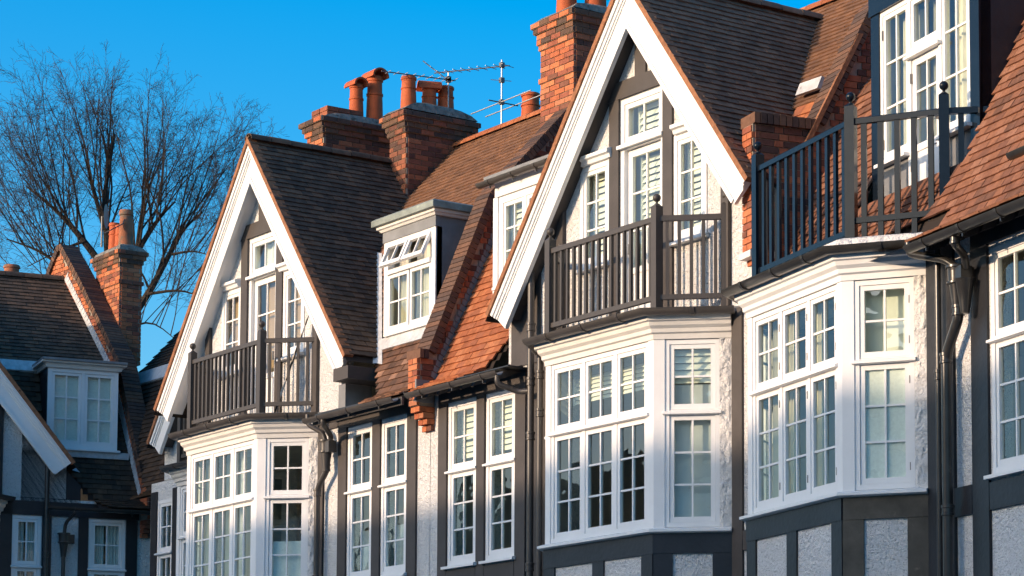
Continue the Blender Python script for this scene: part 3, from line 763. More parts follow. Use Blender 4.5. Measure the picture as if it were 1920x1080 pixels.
    if style == 'a':
        tb = 'rail_blue'
        MB().box(u0-.08, u1+.08, yf-.14, yb, z1+.10, z1+.16).build('dormer_roof', 'copper_lead', H)
        MB().pbox(P, -.02, Wd+.02, -.12, .03, z1-.20, z1+.099).build('fascia', tb, H)
        for a, b in ((0, .17), (Wd-.17, Wd)): MB().pbox(P, a, b, -.12, .015, z0-.1, z1-.201).build('corner_post', tb, H)
        a0, a1 = .17, Wd-.17; q = (a1-a0); d0, d1 = a0+q*.33, a0+q*.67; zt = z1-.20-.60; zs = z0+.46
        f = MB()
        for a, b, zz in ((a0, a0+.05, zs), (a1-.05, a1, zs), (d0-.03, d0+.03, z0-.05), (d1-.03, d1+.03, z0-.05)): f.pbox(P, a, b, -.10, .0, zz, z1-.25)
        f.pbox(P, a0, a1, -.10, -.002, z1-.25, z1-.20); f.pbox(P, d0+.03, d1-.03, -.10, .005, zt-.05, zt+.05)
        f.pbox(P, a0, d0-.03, -.1, .0, zs-.05, zs); f.pbox(P, d1+.03, a1, -.1, .0, zs-.05, zs)
        w = f.build('window', 'white', H)
        MB().pbox(P, d0-.04, d1+.04, .006, .05, zt-.05, zt-.022).build('transom_ledge', 'white', w)
        for a, b in ((a0, d0-.03), (d1+.03, a1)):
            MB().pbox(P, a-.03, b+.03, -.02, .07, zs-.085, zs-.051).build('sill', 'white', w)
        sash(w, P, a0+.052, d0-.033, zs+.003, z1-.253, -.01, 2, 3); sash(w, P, d1+.033, a1-.052, zs+.003, z1-.253, -.01, 2, 3)
        sash(w, P, d0+.033, d1-.033, zt+.053, z1-.253, -.01, 2, 1)
        sash(w, P, d0+.033, d1-.033, z0-.04, zt-.053, -.02, 2, 3, fw=.075, panel=.34, name='door')
        MB().pbox(P, d1-.085, d1-.065, -.02, .02, z0+.62, z0+.72).build('handle', 'hinge', w)
        for zz in (zs+.1, z1-.5): MB().pbox(P, a0+.045, a0+.06, -.01, .008, zz, zz+.1).build('hinge', 'hinge', w)
        for zz in (z0+.2, zt-.3): MB().pbox(P, d0+.025, d0+.04, -.02, .008, zz, zz+.1).build('hinge', 'hinge', w)
        for a, b in ((a0+.12, d0-.12), (d0+.16, d0+.3), (d1-.02, a1-.2)): curtain(w, P, a+.06, b+.16, z0+.2, z1-.3, -.17, 'curtain_cream', 4)
        # lead flashing in front of the door and below the sidelights
        MB().pbox(P, .0, d0-.03, -.1, -.012, z0-.2, zs-.052).build('apron', 'lead', H)
        MB().pbox(P, d1+.03, Wd, -.1, -.012, z0-.2, zs-.052).build('apron', 'lead', H)
    return d

# ------------------------------------------------------------------ the setting
def struct(name, mb, m):
    o = mb.build(name, m); o['kind'] = 'structure'; return o
MIR = 1; HM = Matrix()
struct('ground', MB().add([(-900, -900, -.02), (900, -900, -.02), (900, 900, -.02), (-900, 900, -.02)], [(0, 1, 2, 3)]), 'soil')
struct('road', MB().box(-70, 60, -24, -6, -.1, 0.0), 'asphalt')
struct('pavement', MB().box(-70, 60, -6, -2.2, -.1, .12), 'paving')
struct('far_pavement', MB().box(-70, 60, -28, -24, -.1, .12), 'paving')

# ------------------------------------------------------------------ a gabled terrace house
def gabled(H, o):
    tm = o.get('timber', 'timber'); uL, uR = o.get('range', (-2.15, 4.47)); wins = o['windows']
    ops = [(-1.45, 1.45, 4.66, 6.96)]+[(a, b, 4.92, 6.95) for a, b in wins]
    w = MB(); wall_cells(w, uL, uR, 0, 7.25, [q for q in ops if q[0] > uL], 0, .22); w.build('wall', 'stucco', H)
    room(H, uL+.05, uR-.12, .23, 4.2, 4.62, 7.05)
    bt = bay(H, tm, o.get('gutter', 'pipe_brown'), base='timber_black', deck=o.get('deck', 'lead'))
    P = Panel((0, 0), (1, 0)); ww = []
    for a, b in wins: ww.append(window(H, P, a, b, 4.93, 6.95, 1, 6.1, 3, 2, d=.005, fw=.055))
    for a, b, z0, z1 in o['timbers']: timber(H, a, b, z0, z1, tm)
    # gable wall
    g = MB(); hw = lambda z: gable_u(z)-.04
    gops = [(-.41, .41, 7.262, 9.99), (.60, 1.21, 8.14, 9.35), (-1.21, -.60, 8.14, 9.35)]
    wall_cells(g, max(uL, -2.7), o.get('gwall', 2.7), 7.262, 11.1, gops+[(9, 9.1, 7.6+k*.22, 7.6+k*.22) for k in range(16)], 0.0, .18, hw); g.build('gable_wall', 'stucco', H)
    rp = [(-1.45, 7.28), (1.45, 7.28), (1.45, 9.2), (.75, 10.1), (-.75, 10.1), (-1.45, 9.2)]; r = MB()
    r.add([(u, .19, z) for u, z in rp]+[(u, 2.3, z) for u, z in rp], [(i, (i+1) % 6, 6+(i+1) % 6, 6+i) for i in range(6)]+[tuple(range(6, 12))]); r.build('room_interior', 'room', H)
    for s in (1, -1):
        if s*1.6 < uL: continue
        timber(H, min(s*.42, s*.60), max(s*.42, s*.60), 7.262, 9.998, tm)
        timber(H, min(s*1.50, s*1.63), max(s*1.50, s*1.63), 7.262, 8.98, tm, -.05)
        a, b = (.61, 1.20) if s > 0 else (-1.20, -.61)
        gw = window(H, P, a, b, 8.15, 9.35, 1, None, 3, 2, d=.01, fw=.06, hinges=False); ww.append(gw)
        MB().prism([(a-.06, -.005, 9.355), (a-.06, -.05, 9.36), (a-.06, -.065, 9.40), (a-.06, -.10, 9.415), (a-.06, -.10, 9.455), (a-.06, -.005, 9.485)], (b-a+.12-.10*(1 if 1 else 0), 0, 0)).build('hood_mould', 'white', gw)
        od = o['gable_dress']
        if od[0] == 'blind': blind(gw, P, a+.08, b-.08, 8.25, 9.27, -.14)
        else: flat_blind(gw, P, a+.08, b-.08, 8.22, 9.29, -.14, od[1])
    timber(H, -.80, .80, 10.0, 10.2, tm, -.034); timber(H, -.105, .105, 10.201, 10.80, tm)
    # french door with a light above it
    f = MB(); f.pbox(P, -.41, -.35, -.14, -.005, 7.262, 9.99); f.pbox(P, .35, .41, -.14, -.005, 7.262, 9.99); f.pbox(P, -.35, .35, -.14, -.006, 9.93, 9.99); f.pbox(P, -.35, .35, -.14, 0.0, 9.40, 9.47)
    dw = f.build('window', 'white', H); ww.append(dw)
    MB().pbox(P, -.43, .43, 0.001, .05, 9.41, 9.45).build('transom_ledge', 'white', dw)
    sash(dw, P, -.347, .347, 9.473, 9.927, -.02, 2, 1, fw=.055); sash(dw, P, -.347, .347, 7.30, 9.395, -.06, 2, 3, fw=.085, panel=.55, name='door')
    MB().pbox(P, .27, .29, -.06, -.01, 8.18, 8.3).build('handle', 'hinge', dw)
    od = o['gable_dress']
    if od[0] == 'blind': blind(dw, P, -.26, .26, 8.0, 9.3, -.19); blind(dw, P, -.28, .28, 9.5, 9.88, -.17)
    else: flat_blind(dw, P, -.27, .27, 7.9, 9.32, -.19, od[1]); curtain(dw, P, -.28, .28, 9.5, 9.9, -.17, 'curtain_net', 4)
    gable_front(H, o.get('soffit', 'timber'), o.get('tip', (4.40, 4.40)))
    gable_roof(H, o['roof'][2], o['roof'][3], o.get('lim', (-9, 9)), ridge=o['roof'][3])
    mansard(H, o.get('roof_from', uL), o.get('roof_to', uR-.1), o['roof'], True, o.get('dormers', ()), ridge=o.get('ridge', 'tile_orange'))
    # balcony railing
    e = o.get('balls', True); ps = [1, 2] if o.get('rail_posts') == 'corners' else None
    pth = [(-1.56, -.02), (-1.02, -.55), (1.02, -.55), (1.56, -.02)]
    railing(H, pth, 7.258, 8.30, 7.375, .118, o.get('rail', 'rail_grey'), posts=ps)
    return bt, ww

# lead valley where a gable slope meets the mansard
def valley(H, sg=1, z0=7.75, z1=9.6):
    mb = MB(); n = 10; vs = []; fs = []
    for i in range(n+1):
        z = z0+(z1-z0)*i/n; u = sg*gable_u(z); y = man_y(z)
        vs += [(u-sg*.03, y-.09, z+.03), (u+sg*.012, y-.055, z+.03), (u+sg*.13, y-.045, z)]
    for i in range(n):
        for j in range(2): a = i*3+j; fs.append((a, a+1, a+4, a+3))
    mb.add(vs, fs).build('valley_flashing', 'lead_pale', H)

# ---- the near gabled house (grey balcony under the big white gable)
B = begin('terrace_house', (-.95, 0, 0), 0, -1, 'half timbered house with tall near white gable, grey balcony and orange tiled slope', 'house', 'terrace houses along the street')
bwin = [(2.53, 3.18), (3.38, 4.04)]
btimb = [(2.30, 2.52, 2.9, 6.965), (3.19, 3.37, 2.9, 6.965), (4.05, 4.24, 2.9, 6.965), (2.30, 4.24, 6.967, 7.13), (2.53, 3.18, 4.62, 4.87), (3.38, 4.04, 4.62, 4.87), (4.25, 4.72, 4.62, 4.8),
         (-1.83, -1.66, 2.9, 7.24), (-2.2, -1.84, 4.62, 4.83), (1.66, 1.80, 2.9, 7.24)]
(Pl, Pf, Pr, bw), ww = gabled(B, dict(windows=bwin, timbers=btimb, roof=('tile_orange', 'tile_upper', 'tile_dbrown', 'tile_dbrown'), gable_dress=('blind',), dormers=[(2.4, 3.72, 8.2, 11)],
      tip=(4.40, 3.55), lim=(-2.2, 9)))
blind(bw['front'], Pf, .14, 1.92, 6.52, 6.78, -.30, 'blind_white', .05); curtain(bw['front'], Pf, .16, .30, 4.95, 6.9, -.22, 'curtain_green', 3); curtain(bw['front'], Pf, 1.3, 1.45, 4.95, 6.9, -.5, 'curtain_cream', 3)
for P, k in ((Pl, 'left'), (Pr, 'right')):
    blind(bw[k], P, .14, .70, 6.5, 6.88, -.12); flat_blind(bw[k], P, .12, .72, 4.95, 6.46, -.13, 'blind_grey')
for w_, (a, b) in zip(ww[:2], bwin):
    blind(w_, Panel((0, 0), (1, 0)), a+.28, b-.07, 6.3, 6.85, -.16); curtain(w_, Panel((0, 0), (1, 0)), a+.07, a+.24, 4.98, 6.85, -.16, 'curtain_green', 3)
dormer(B, 2.45, 3.67, .46, 8.42, 9.58, 'b')
gutter(B, [(2.24, -.44), (4.30, -.44)], 7.075, .06, 'pipe_brown', 0, .52)
for k in range(8):
    u = 2.42+k*.265; MB().prism([(u-.03, -.36, 6.99), (u-.03, -.33, 7.075), (u-.03, 0, 7.22), (u-.03, 0, 7.135)], (.06, 0, 0)).build('rafter_end', 'timber', B)
MB().box(2.2, 4.36, -.34, .0, 7.135, 7.15).build('soffit', 'timber_black', B)
pipe(B, [(2.05, -.12, 2.5), (2.05, -.12, 8.35)], .042, 'pipe_brown', [(2.05, -.12, z) for z in (4.75, 6.3, 6.95, 7.6)])
pipe(B, [(2.28, -.44, 7.02), (2.28, -.44, 6.93), (2.2, -.2, 6.84), (2.05, -.12, 6.84)], .034, 'pipe_brown', name='swan_neck', rad=.06)
pipe(B, [(1.84, -.13, 7.2), (1.84, -.13, 2.5)], .036, 'pipe_brown', [(1.84, -.13, z) for z in (6.55, 7.0)])
MB().box(1.80, 2.3, -.004, .02, 2.9, 7.2).build('timber', 'timber', B)
MB().prism([(2.0, -.02, 7.2), (2.62, -.02, 7.2), (2.62, -.02, 7.75), (2.0, -.02, 8.5)], (0, .01, 0)).build('timber', 'timber', B)
PW = [(-.12, 7.66), (.78, 9.80), (1.86, 10.97), (2.05, 11.17)]
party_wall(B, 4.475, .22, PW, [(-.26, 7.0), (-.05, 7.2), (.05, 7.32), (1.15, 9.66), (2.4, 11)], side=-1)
# stepped lead flashing along the party wall
step_flashing(B, 4.350, 4.358, 7.30, 9.7)
fl = MB(); fl.box(4.33, 4.362, -.30, -.05, 7.0, 7.28); fl.build('step_flashing', 'lead', B)
valley(B, 1)
MB().prism([(-1.74, 1.12, 9.84), (-1.74, 1.18, 9.84), (-1.74, 1.235, 9.98), (-1.74, 1.19, 9.99)], (.38, 0, 0)).build('flashing', 'lead_pale', B)
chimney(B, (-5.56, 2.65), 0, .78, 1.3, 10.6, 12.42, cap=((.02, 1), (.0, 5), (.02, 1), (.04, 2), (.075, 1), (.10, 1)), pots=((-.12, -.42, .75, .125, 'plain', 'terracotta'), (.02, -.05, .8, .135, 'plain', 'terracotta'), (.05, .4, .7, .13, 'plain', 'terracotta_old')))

# ---- the far gabled house (dark tiles, open dormer vents)
C = begin('terrace_house', (-9.88, 0, 0), 0, 1, 'half timbered house with far sunlit gable, near black roof and small dormer with open vents', 'house', 'terrace houses along the street')
cwin = [(2.42, 3.07), (3.28, 3.93)]
ctimb = [(2.20, 2.41, 2.9, 6.965), (3.08, 3.27, 2.9, 6.965), (3.94, 4.16, 2.9, 6.965), (2.20, 4.16, 6.967, 7.13), (1.66, 1.80, 2.9, 7.24), (2.42, 3.07, 4.62, 4.87), (3.28, 3.93, 4.62, 4.87), (-1.83, -1.66, 2.9, 7.24), (1.81, 2.19, 7.0, 7.24)]
(Pl, Pf, Pr, bw), ww = gabled(C, dict(windows=cwin, timbers=ctimb, roof=('tile_brown', 'tile_upper', 'tile_dark', 'tile_dark'), gable_dress=('flat', 'blind_tan'), dormers=[(2.6, 4.0, 8.1, 9.78)], soffit='white', rail_posts='corners', gwall=2.22))
for a, b, mm in ((.16, .34, 'curtain_cream'), (.74, .9, 'curtain_cream'), (1.15, 1.3, 'curtain_net'), (1.6, 1.9, 'curtain_net')): curtain(bw['front'], Pf, a, b, 4.95, 6.9, -.25, mm, 3)
flat_blind(bw['right'], Pr, .14, .70, 4.95, 5.55, -.1, 'curtain_net')
for w_, (a, b) in zip(ww[:2], cwin): curtain(w_, Panel((0, 0), (1, 0)), a+.06, b-.06, 4.98, 5.6, -.2, 'curtain_net', 6)
dormer(C, 2.68, 3.96, .36, 8.18, 9.57, 'c')
gutter(C, [(2.05, -.44), (4.32, -.44)], 7.075, .06, 'pipe_brown', 0, .7)
MB().box(2.1, 4.36, -.36, -.33, 6.985, 7.085).build('fascia', 'timber', C); MB().box(2.1, 4.36, -.33, 0, 7.13, 7.15).build('soffit', 'timber_black', C)
for k in range(4): pass
MB().prism([(2.42, -.24, 7.55), (2.42, -.24, 7.72), (2.80, -.24, 7.72), (2.80, -.24, 7.55)], (0, .75, 0)).build('eaves_box', 'timber', C)
MB().prism([(2.18, -.02, 7.1), (2.18, -.02, 7.56), (2.36, -.02, 7.56), (2.36, -.02, 7.1)], (0, .4, 0)).build('eaves_post', 'lead', C)
valley(C, 1)
hp = pipe(C, [(1.84, -.13, 2.5), (1.84, -.13, 6.2), (2.08, -.13, 6.42), (2.08, -.13, 6.5)], .04, 'pipe_brown', [(1.84, -.13, 6.15), (1.84, -.13, 5.0), (2.08, -.13, 6.46)])
def hopper(H, pp, c, m):
    x, y, z = c
    h = MB(); h.lathe([(.045, -.18), (.05, -.12), (.075, .05), (.1, .06), (.1, .075), (.085, .08), (.09, .2), (.11, .205), (.11, .225), (.095, .225), (.08, .1)], (x, y, z), 16)
    o = h.build('hopper', m, pp, True)
    MB().box(x+.05, x+.17, y-.06, y+.06, z+.05, z+.2).build('hopper_box', m, pp)
hopper(C, hp, (2.08, -.14, 6.6), 'pipe_brown')
pipe(C, [(1.86, -.30, 7.18), (1.86, -.30, 7.05), (2.04, -.16, 6.92), (2.07, -.14, 6.78)], .034, 'pipe_brown', name='swan_neck', rad=.06)
pipe(C, [(2.5, -.43, 7.05), (2.5, -.43, 6.96), (2.24, -.16, 6.86), (2.2, -.14, 6.76)], .034, 'pipe_brown', name='swan_neck', rad=.06)
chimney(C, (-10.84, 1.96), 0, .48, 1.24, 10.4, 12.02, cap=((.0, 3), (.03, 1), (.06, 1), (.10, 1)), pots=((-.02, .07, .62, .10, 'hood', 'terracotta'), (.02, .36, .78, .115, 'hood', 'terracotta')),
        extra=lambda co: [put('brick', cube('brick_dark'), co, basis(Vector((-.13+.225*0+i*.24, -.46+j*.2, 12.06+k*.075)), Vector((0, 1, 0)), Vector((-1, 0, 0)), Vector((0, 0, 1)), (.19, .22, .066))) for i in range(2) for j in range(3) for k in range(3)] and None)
chimney(C, (-9.62, 2.55), 0, .46, 1.08, 10.25, 12.0, mats=('brick_dark', 'brick_dark'), cap=((.0, 3), (.03, 1), (.05, 1), (.085, 1), (.115, 1)), pots=((-.0, -.37, .5, .105, 'plain', 'terracotta'), (.0, -.02, .4, .105, 'hood2', 'terracotta'), (.0, .26, .46, .115, 'plain', 'terracotta')))

# ---- the nearest house, turned with the bend of the street
A = begin('terrace_house', (2.7219, -.1459, 0), R(-12.5), 1, 'nearest house with blue black balcony, blue framed roof dormer and glossy black downpipe', 'house', 'terrace houses along the street')
w = MB(); wall_cells(w, -2.3, 7.5, 0, 7.25, [(-1.45, 1.45, 4.66, 6.96), (2.79, 3.55, 4.86, 6.95), (3.75, 4.5, 4.86, 6.95)], 0, .22); w.build('wall', 'stucco', A)
room(A, -2.2, 7.3, .23, 4.2, 4.62, 7.05)
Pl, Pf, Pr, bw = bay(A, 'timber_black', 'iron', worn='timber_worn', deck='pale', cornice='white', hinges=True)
P0 = Panel((0, 0), (1, 0))
for a, b in ((2.79, 3.55), (3.75, 4.5)):
    w_ = window(A, P0, a, b, 4.87, 6.95, 1, 6.1, 3, 2, d=.005, fw=.06); curtain(w_, P0, a+.3, b-.08, 5.0, 6.85, -.22, 'curtain_cream', 4)
for q in ((1.66, 2.15, 2.9, 7.2, .0), (2.47, 2.76, 2.9, 7.0, 0), (2.15, 2.46, 4.55, 4.82, 0), (2.77, 7, 4.55, 4.80, 0), (2.62, 2.76, 2.9, 4.54, .004), (3.56, 3.74, 4.81, 7.0, 0), (2.47, 7, 7.0, 7.14, -.002), (-1.85, -1.66, 2.9, 7.2, 0)): timber(A, q[0], q[1], q[2], q[3], 'timber_black', -.03-q[4])
P = Pr; flat_blind(bw['right'], P, .14, .70, 4.95, 6.10, -.06, 'curtain_net'); flat_blind(bw['right'], P, .10, .80, 6.16, 6.9, -.17, 'blind_white')
for a, b, mm in ((.18, .3, 'curtain_cream'), (.52, .68, 'curtain_cream'), (1.1, 1.3, 'curtain_cream'), (1.7, 1.9, 'curtain_green')): curtain(bw['front'], Pf, a, b, 4.95, 6.9, -.22, mm, 3)
DA = (-.13-.02, 1.97); 
mansard(A, -1.62, 7.4, ('tile_aorange', 'tile_aorange'), False, [(-.12, 1.98, 7.95, 10.45)], nmax=(120, 300, 0), low_from=2.05).location = (0, -.08, 0)
dormer(A, -.14, 1.99, .40, 8.0, 10.2, 'a')
gutter(A, [(2.1, -.46), (7.3, -.46)], 7.07, .066, 'iron', 0, .62)
for k in range(14):
    u = 2.3+k*.3; MB().prism([(u-.03, -.36, 6.99), (u-.03, -.33, 7.075), (u-.03, 0, 7.22), (u-.03, 0, 7.135)], (.06, 0, 0)).build('rafter_end', 'timber_black', A)
MB().box(1.9, 7.3, -.34, .0, 7.14, 7.15).build('soffit', 'timber_black', A)
ra = railing(A, [(-1.55, .05), (-.98, -.5), (1.05, -.5), (1.76, .13), (2.06, .58)], 7.258, 8.54, 7.42, .165, 'rail_blue', post=(.10, .14), bal=(.055, .03), posts=[1, 2, 3], ends=1, btm=False)
for p, q, zz in (((-1.55, .05), (-.98, -.5), 0), ((-.98, -.5), (1.05, -.5), 0), ((1.05, -.5), (1.76, .13), .1)):
    MB().sweep([(-.025, 7.40+zz), (.025, 7.40+zz), (.025, 7.455+zz), (-.025, 7.455+zz)], [p, q]).build('bottom_rail', 'rail_blue', ra)
MB().prism([(1.79, .2, 7.74), (1.79, .2, 7.80), (2.03, .54, 8.52), (2.03, .54, 8.46)], (.05, 0, 0)).build('raking_rail', 'rail_blue', ra)
MB().box(2.01, 2.11, .50, .62, 8.38, 8.55).build('rail_end', 'rail_blue', ra)
for k in range(3): pass
hp = pipe(A, [(2.21, -.14, 2.5), (2.21, -.14, 6.05), (2.44, -.14, 6.36), (2.44, -.14, 6.48)], .05, 'iron', [(2.21, -.14, 6.02), (2.21, -.14, 4.6), (2.44, -.14, 6.43)])
hopper(A, hp, (2.44, -.15, 6.62), 'iron')
MB().lathe([(.05, -.02), (.05, .02), (.075, .05), (.06, .3), (.045, .34)][::-1] and [(.04, -.2), (.055, -.1), (.085, .1), (.1, .12)], (2.56, -.14, 6.58), 14).build('hopper_tail', 'iron', hp, True)
pipe(A, [(1.86, -.33, 7.18), (1.87, -.33, 7.06), (2.30, -.2, 6.93), (2.42, -.15, 6.84)], .036, 'iron', name='swan_neck', rad=.06)
pipe(A, [(2.86, -.42, 7.03), (2.86, -.42, 6.94), (2.66, -.2, 6.9), (2.60, -.15, 6.80)], .036, 'iron', [(2.86, -.42, 6.99)], name='swan_neck', rad=.06)
pipe(A, [(2.0, -.10, 2.5), (2.0, -.10, 7.1)], .03, 'iron', [(2.0, -.1, 5.9)])
gutter(A, [(2.98, .12), (4.6, .12)], 7.80, .065, 'iron', 0, .7)
MB().box(3.03, 4.6, .17, 1.0, 7.72, 7.84).build('eaves_board', 'timber_black', A)
MB().sweep([(-.02, 7.258), (.10, 7.258), (.06, 7.33), (-.02, 7.36)], [(-.9, -.6), (1.03, -.6), (1.7, .08)]).build('cement_fillet', 'rough_stucco', A)
MB().prism([(7.36, 0.1, 0), (7.36, .1, 7.3), (7.36, 1.06, 9.6), (7.36, 2.86, 11.55), (7.36, 6.45, 7.6), (7.36, 6.45, 0)], (.12, 0, 0)).build('end_wall', 'stucco', A)
for u_ in (4.52, 5.5, 6.6): timber(A, u_, u_+.2, 4.81, 7.0, 'timber_black', -.03)
# brick party wall with pier between the two near houses
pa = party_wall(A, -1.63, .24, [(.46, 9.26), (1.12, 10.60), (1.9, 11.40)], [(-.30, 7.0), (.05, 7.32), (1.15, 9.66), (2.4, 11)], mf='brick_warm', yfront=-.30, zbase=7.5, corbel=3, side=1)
step_flashing(A, -1.508, -1.498, 7.30, 9.7)
MB().box(-1.77, -1.49, -.34, -.05, 7.715, 7.785).build('stone_pad', 'pale', A)
MB().prism([(-1.50, .30, 9.0), (-1.50, .36, 9.0), (-1.50, 1.02, 10.28), (-1.50, .96, 10.28)], (.05, 0, 0)).build('fillet', 'verge', A)

# ---- the house set back beyond, mostly behind the far gable
D = begin('terrace_house', (-13.0, 1.4, 0), 0, -1, 'shaded house with white bargeboard tip and dark balcony just behind the far gable', 'house', 'terrace houses along the street')
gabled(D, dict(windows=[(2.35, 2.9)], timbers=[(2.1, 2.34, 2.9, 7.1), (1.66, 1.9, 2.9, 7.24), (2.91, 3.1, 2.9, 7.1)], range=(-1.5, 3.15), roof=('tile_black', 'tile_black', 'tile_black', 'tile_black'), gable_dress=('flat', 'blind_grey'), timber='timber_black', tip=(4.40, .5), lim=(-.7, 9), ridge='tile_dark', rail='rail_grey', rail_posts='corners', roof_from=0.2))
MB().prism([(.5, man_y(9.55)-.07, 9.55), (.5, man_y(9.55)-.03, 9.5), (.5, man_y(9.72)-.02, 9.72), (.5, man_y(9.72)-.06, 9.75)], (2.5, 0, 0)).build('lead_band', 'lead_pale', D)

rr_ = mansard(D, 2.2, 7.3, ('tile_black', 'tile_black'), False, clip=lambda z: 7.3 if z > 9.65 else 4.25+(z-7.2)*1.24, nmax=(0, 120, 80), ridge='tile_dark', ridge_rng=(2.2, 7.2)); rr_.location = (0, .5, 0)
MB().box(3.0, 4.2, .5, .7, 0, 7.2).build('rear_wall', 'stucco', D)
MB().prism([(3.0, man_y(9.55)+.43, 9.53), (3.0, man_y(9.55)+.47, 9.48), (3.0, man_y(9.72)+.48, 9.74), (3.0, man_y(9.72)+.44, 9.78)], (4.25, 0, 0)).build('lead_band', 'lead_pale', D)

# ---- the house across the corner, in shade
L = begin('corner_house', (-19.406, -1.5066, 0), R(78), 1, 'dark roofed house in shade on the left with white dormer and net curtains', 'house', 'terrace houses along the street')
lt = [(2.31, 2.47, 2.9, 6.96), (2.92, 3.09, 2.9, 6.96), (3.73, 3.92, 2.9, 6.96), (1.6, 1.81, 2.9, 7.24), (1.6, 3.95, 6.962, 7.2), (1.82, 2.30, 4.62, 4.88), (3.10, 3.72, 4.62, 4.88)]
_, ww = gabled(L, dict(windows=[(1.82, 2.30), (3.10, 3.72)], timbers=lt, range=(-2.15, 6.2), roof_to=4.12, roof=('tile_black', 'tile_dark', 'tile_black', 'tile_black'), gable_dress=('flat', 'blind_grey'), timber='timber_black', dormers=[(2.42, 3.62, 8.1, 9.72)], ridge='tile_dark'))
for w_, (a, b) in zip(ww[:2], ((1.82, 2.30), (3.10, 3.72))): curtain(w_, P0, a+.06, a+(b-a)*.45, 4.98, 6.88, -.14, 'curtain_net', 4); curtain(w_, P0, a+(b-a)*.55, b-.06, 4.98, 6.88, -.14, 'curtain_net', 4)
MB().prism([(1.95, .0, 7.2), (2.95, .0, 7.2), (2.95, .0, 7.5), (1.95, .0, 8.5)], (0, .06, 0)).build('timber', 'timber_black', L)
dormer(L, 2.42, 3.62, .30, 8.18, 9.57, 'l')
gutter(L, [(2.3, -.44), (4.2, -.44)], 7.075, .06, 'iron', 0, .7)
MB().prism([(.9, man_y(9.6)-.07, 9.58), (.9, man_y(9.6)-.03, 9.54), (.9, man_y(9.74)-.02, 9.74), (.9, man_y(9.74)-.06, 9.77)], (3.2, 0, 0)).build('lead_band', 'lead_pale', L)
valley(L, 1)
hp = pipe(L, [(2.66, -.1, 2.5), (2.66, -.1, 6.35)], .035, 'iron'); hopper(L, hp, (2.66, -.1, 6.45), 'iron'); pipe(L, [(2.66, -.1, 6.6), (2.68, -.12, 6.85), (2.8, -.3, 7.0)], .03, 'iron', name='swan_neck')
pipe(L, [(2.36, -.12, 2.5), (2.36, -.12, 7.9)], .04, 'iron', [(2.36, -.12, 6.3)])
lw = party_wall(L, 0, .24, [(-.1, 7.72), (.82, 9.86), (2.3, 11.50), (3.05, 12.25), (3.2, 12.25), (3.7, 11.7)], [(-.26, 7.0), (.05, 7.32), (1.15, 9.66), (3.0, 11.6), (3.7, 11.0)], side=-1, mf='brick_dark', m='brick_warm')  # swapped here: sunlit side bricks coloured warm, shaded front bricks dark
sf = step_flashing(lw, -.14, -.128, 7.4, 11.6, 'lead_pale')
lw.location = (4.08, 0, 0); lw.rotation_euler = (0, 0, R(15))
wc = HM @ Vector((4.12, 1.75, 0))
def dish_extra(co): pass
chimney(L, (wc.x-.22, wc.y-.1), 0, .98, .42, 9.9, 11.92, mats=('brick_warm', 'brick_warm'), cap=((.0, 6), (.025, 1), (.0, 4), (.03, 1), (.055, 1), (.085, 1)), pots=((-.25, .02, .58, .10, 'plain', 'terracotta'), (-.02, .02, .5, .09, 'plain', 'terracotta'), (.25, 0, .72, .115, 'taper', 'terracotta_old')))
chimney_keep = MIR

# ------------------------------------------------------------------ small things
MIR = 1; HM = Matrix()
def antenna(name, base, top, booms, label):
    o = thing(name, base, 0, label, 'antenna', 'rooftop aerials'); b = Vector(base)
    MB().tube([(0, 0, -.1), (0, 0, top)], .011, 8).build('mast', 'alu', o, True)
    for (z, p0, p1, els, el) in booms:
        a, c = Vector((*p0, z)), Vector((*p1, z+(p0[0] != p0[0])))
        c = Vector((p1[0], p1[1], z+(p1[2] if len(p1) > 2 else 0))); a = Vector((p0[0], p0[1], z+(p0[2] if len(p0) > 2 else 0)))
        bo = MB().tube([a, c], .009, 6).build('boom', 'alu_dark', o); d = (c-a).normalized(); s = d.cross(Vector((0, 0, 1))).normalized()
        for i in range(els):
            q = a+(c-a)*((i+.2)/els); l = el*(1-.35*i/els) if el < .7 else el
            MB().tube([q-s*l/2, q+s*l/2], .0055 if el < .7 else .009, 5).build('element', 'alu', o)
        MB().box(-.03, .03, -.03, .03, z-.03, z+.04).build('clamp', 'alu_dark', o)
antenna('rooftop_antenna', (-8.25, 2.89, 11.62), 1.0, [(.92, (.12, .05, -.02), (-1.25, -.35, .12), 9, .26), (.38, (.0, .28), (.0, -.22), 2, 1.55), (.70, (.02, -.02), (-.08, .02), 1, .3)], 'tall aerial with long boom and cross bars standing on the brown roof ridge')
antenna('rooftop_antenna', (-9.5, 2.78, 11.95), .78, [(.66, (.0, .12), (-.08, -1.08, -.05), 9, .26), (.64, (.0, .0), (-.3, -.25, .32), 5, .22)], 'long aerial mounted behind the chimney with three pots')
dp = at_depth(197, 400, 46.2)
o = thing('satellite_dish', (dp.x, dp.y, 11.95), R(53), 'grey satellite dish seen edge on behind the shaded chimney pots', 'satellite dish')
dv = []; df = []
for i in range(7):
    for k in range(24): r = .2*i/6; a = 2*math.pi*k/24; dv.append((r*r*.55-.0, r*math.cos(a), .55+r*math.sin(a)*1.08))
for i in range(6):
    for k in range(24): df.append((i*24+k, i*24+(k+1) % 24, (i+1)*24+(k+1) % 24, (i+1)*24+k))
MB().add(dv, df).build('reflector', 'dish', o, True); MB().tube([(-.05, 0, 0), (-.05, 0, .55), (0, 0, .55)], .018, 8).build('mast', 'alu_dark', o); MB().tube([(0, 0, .25), (.32, 0, .42), (.34, 0, .5)], .01, 6).build('feed_arm', 'alu_dark', o)
pr = at_depth(22, 500, 48.5)
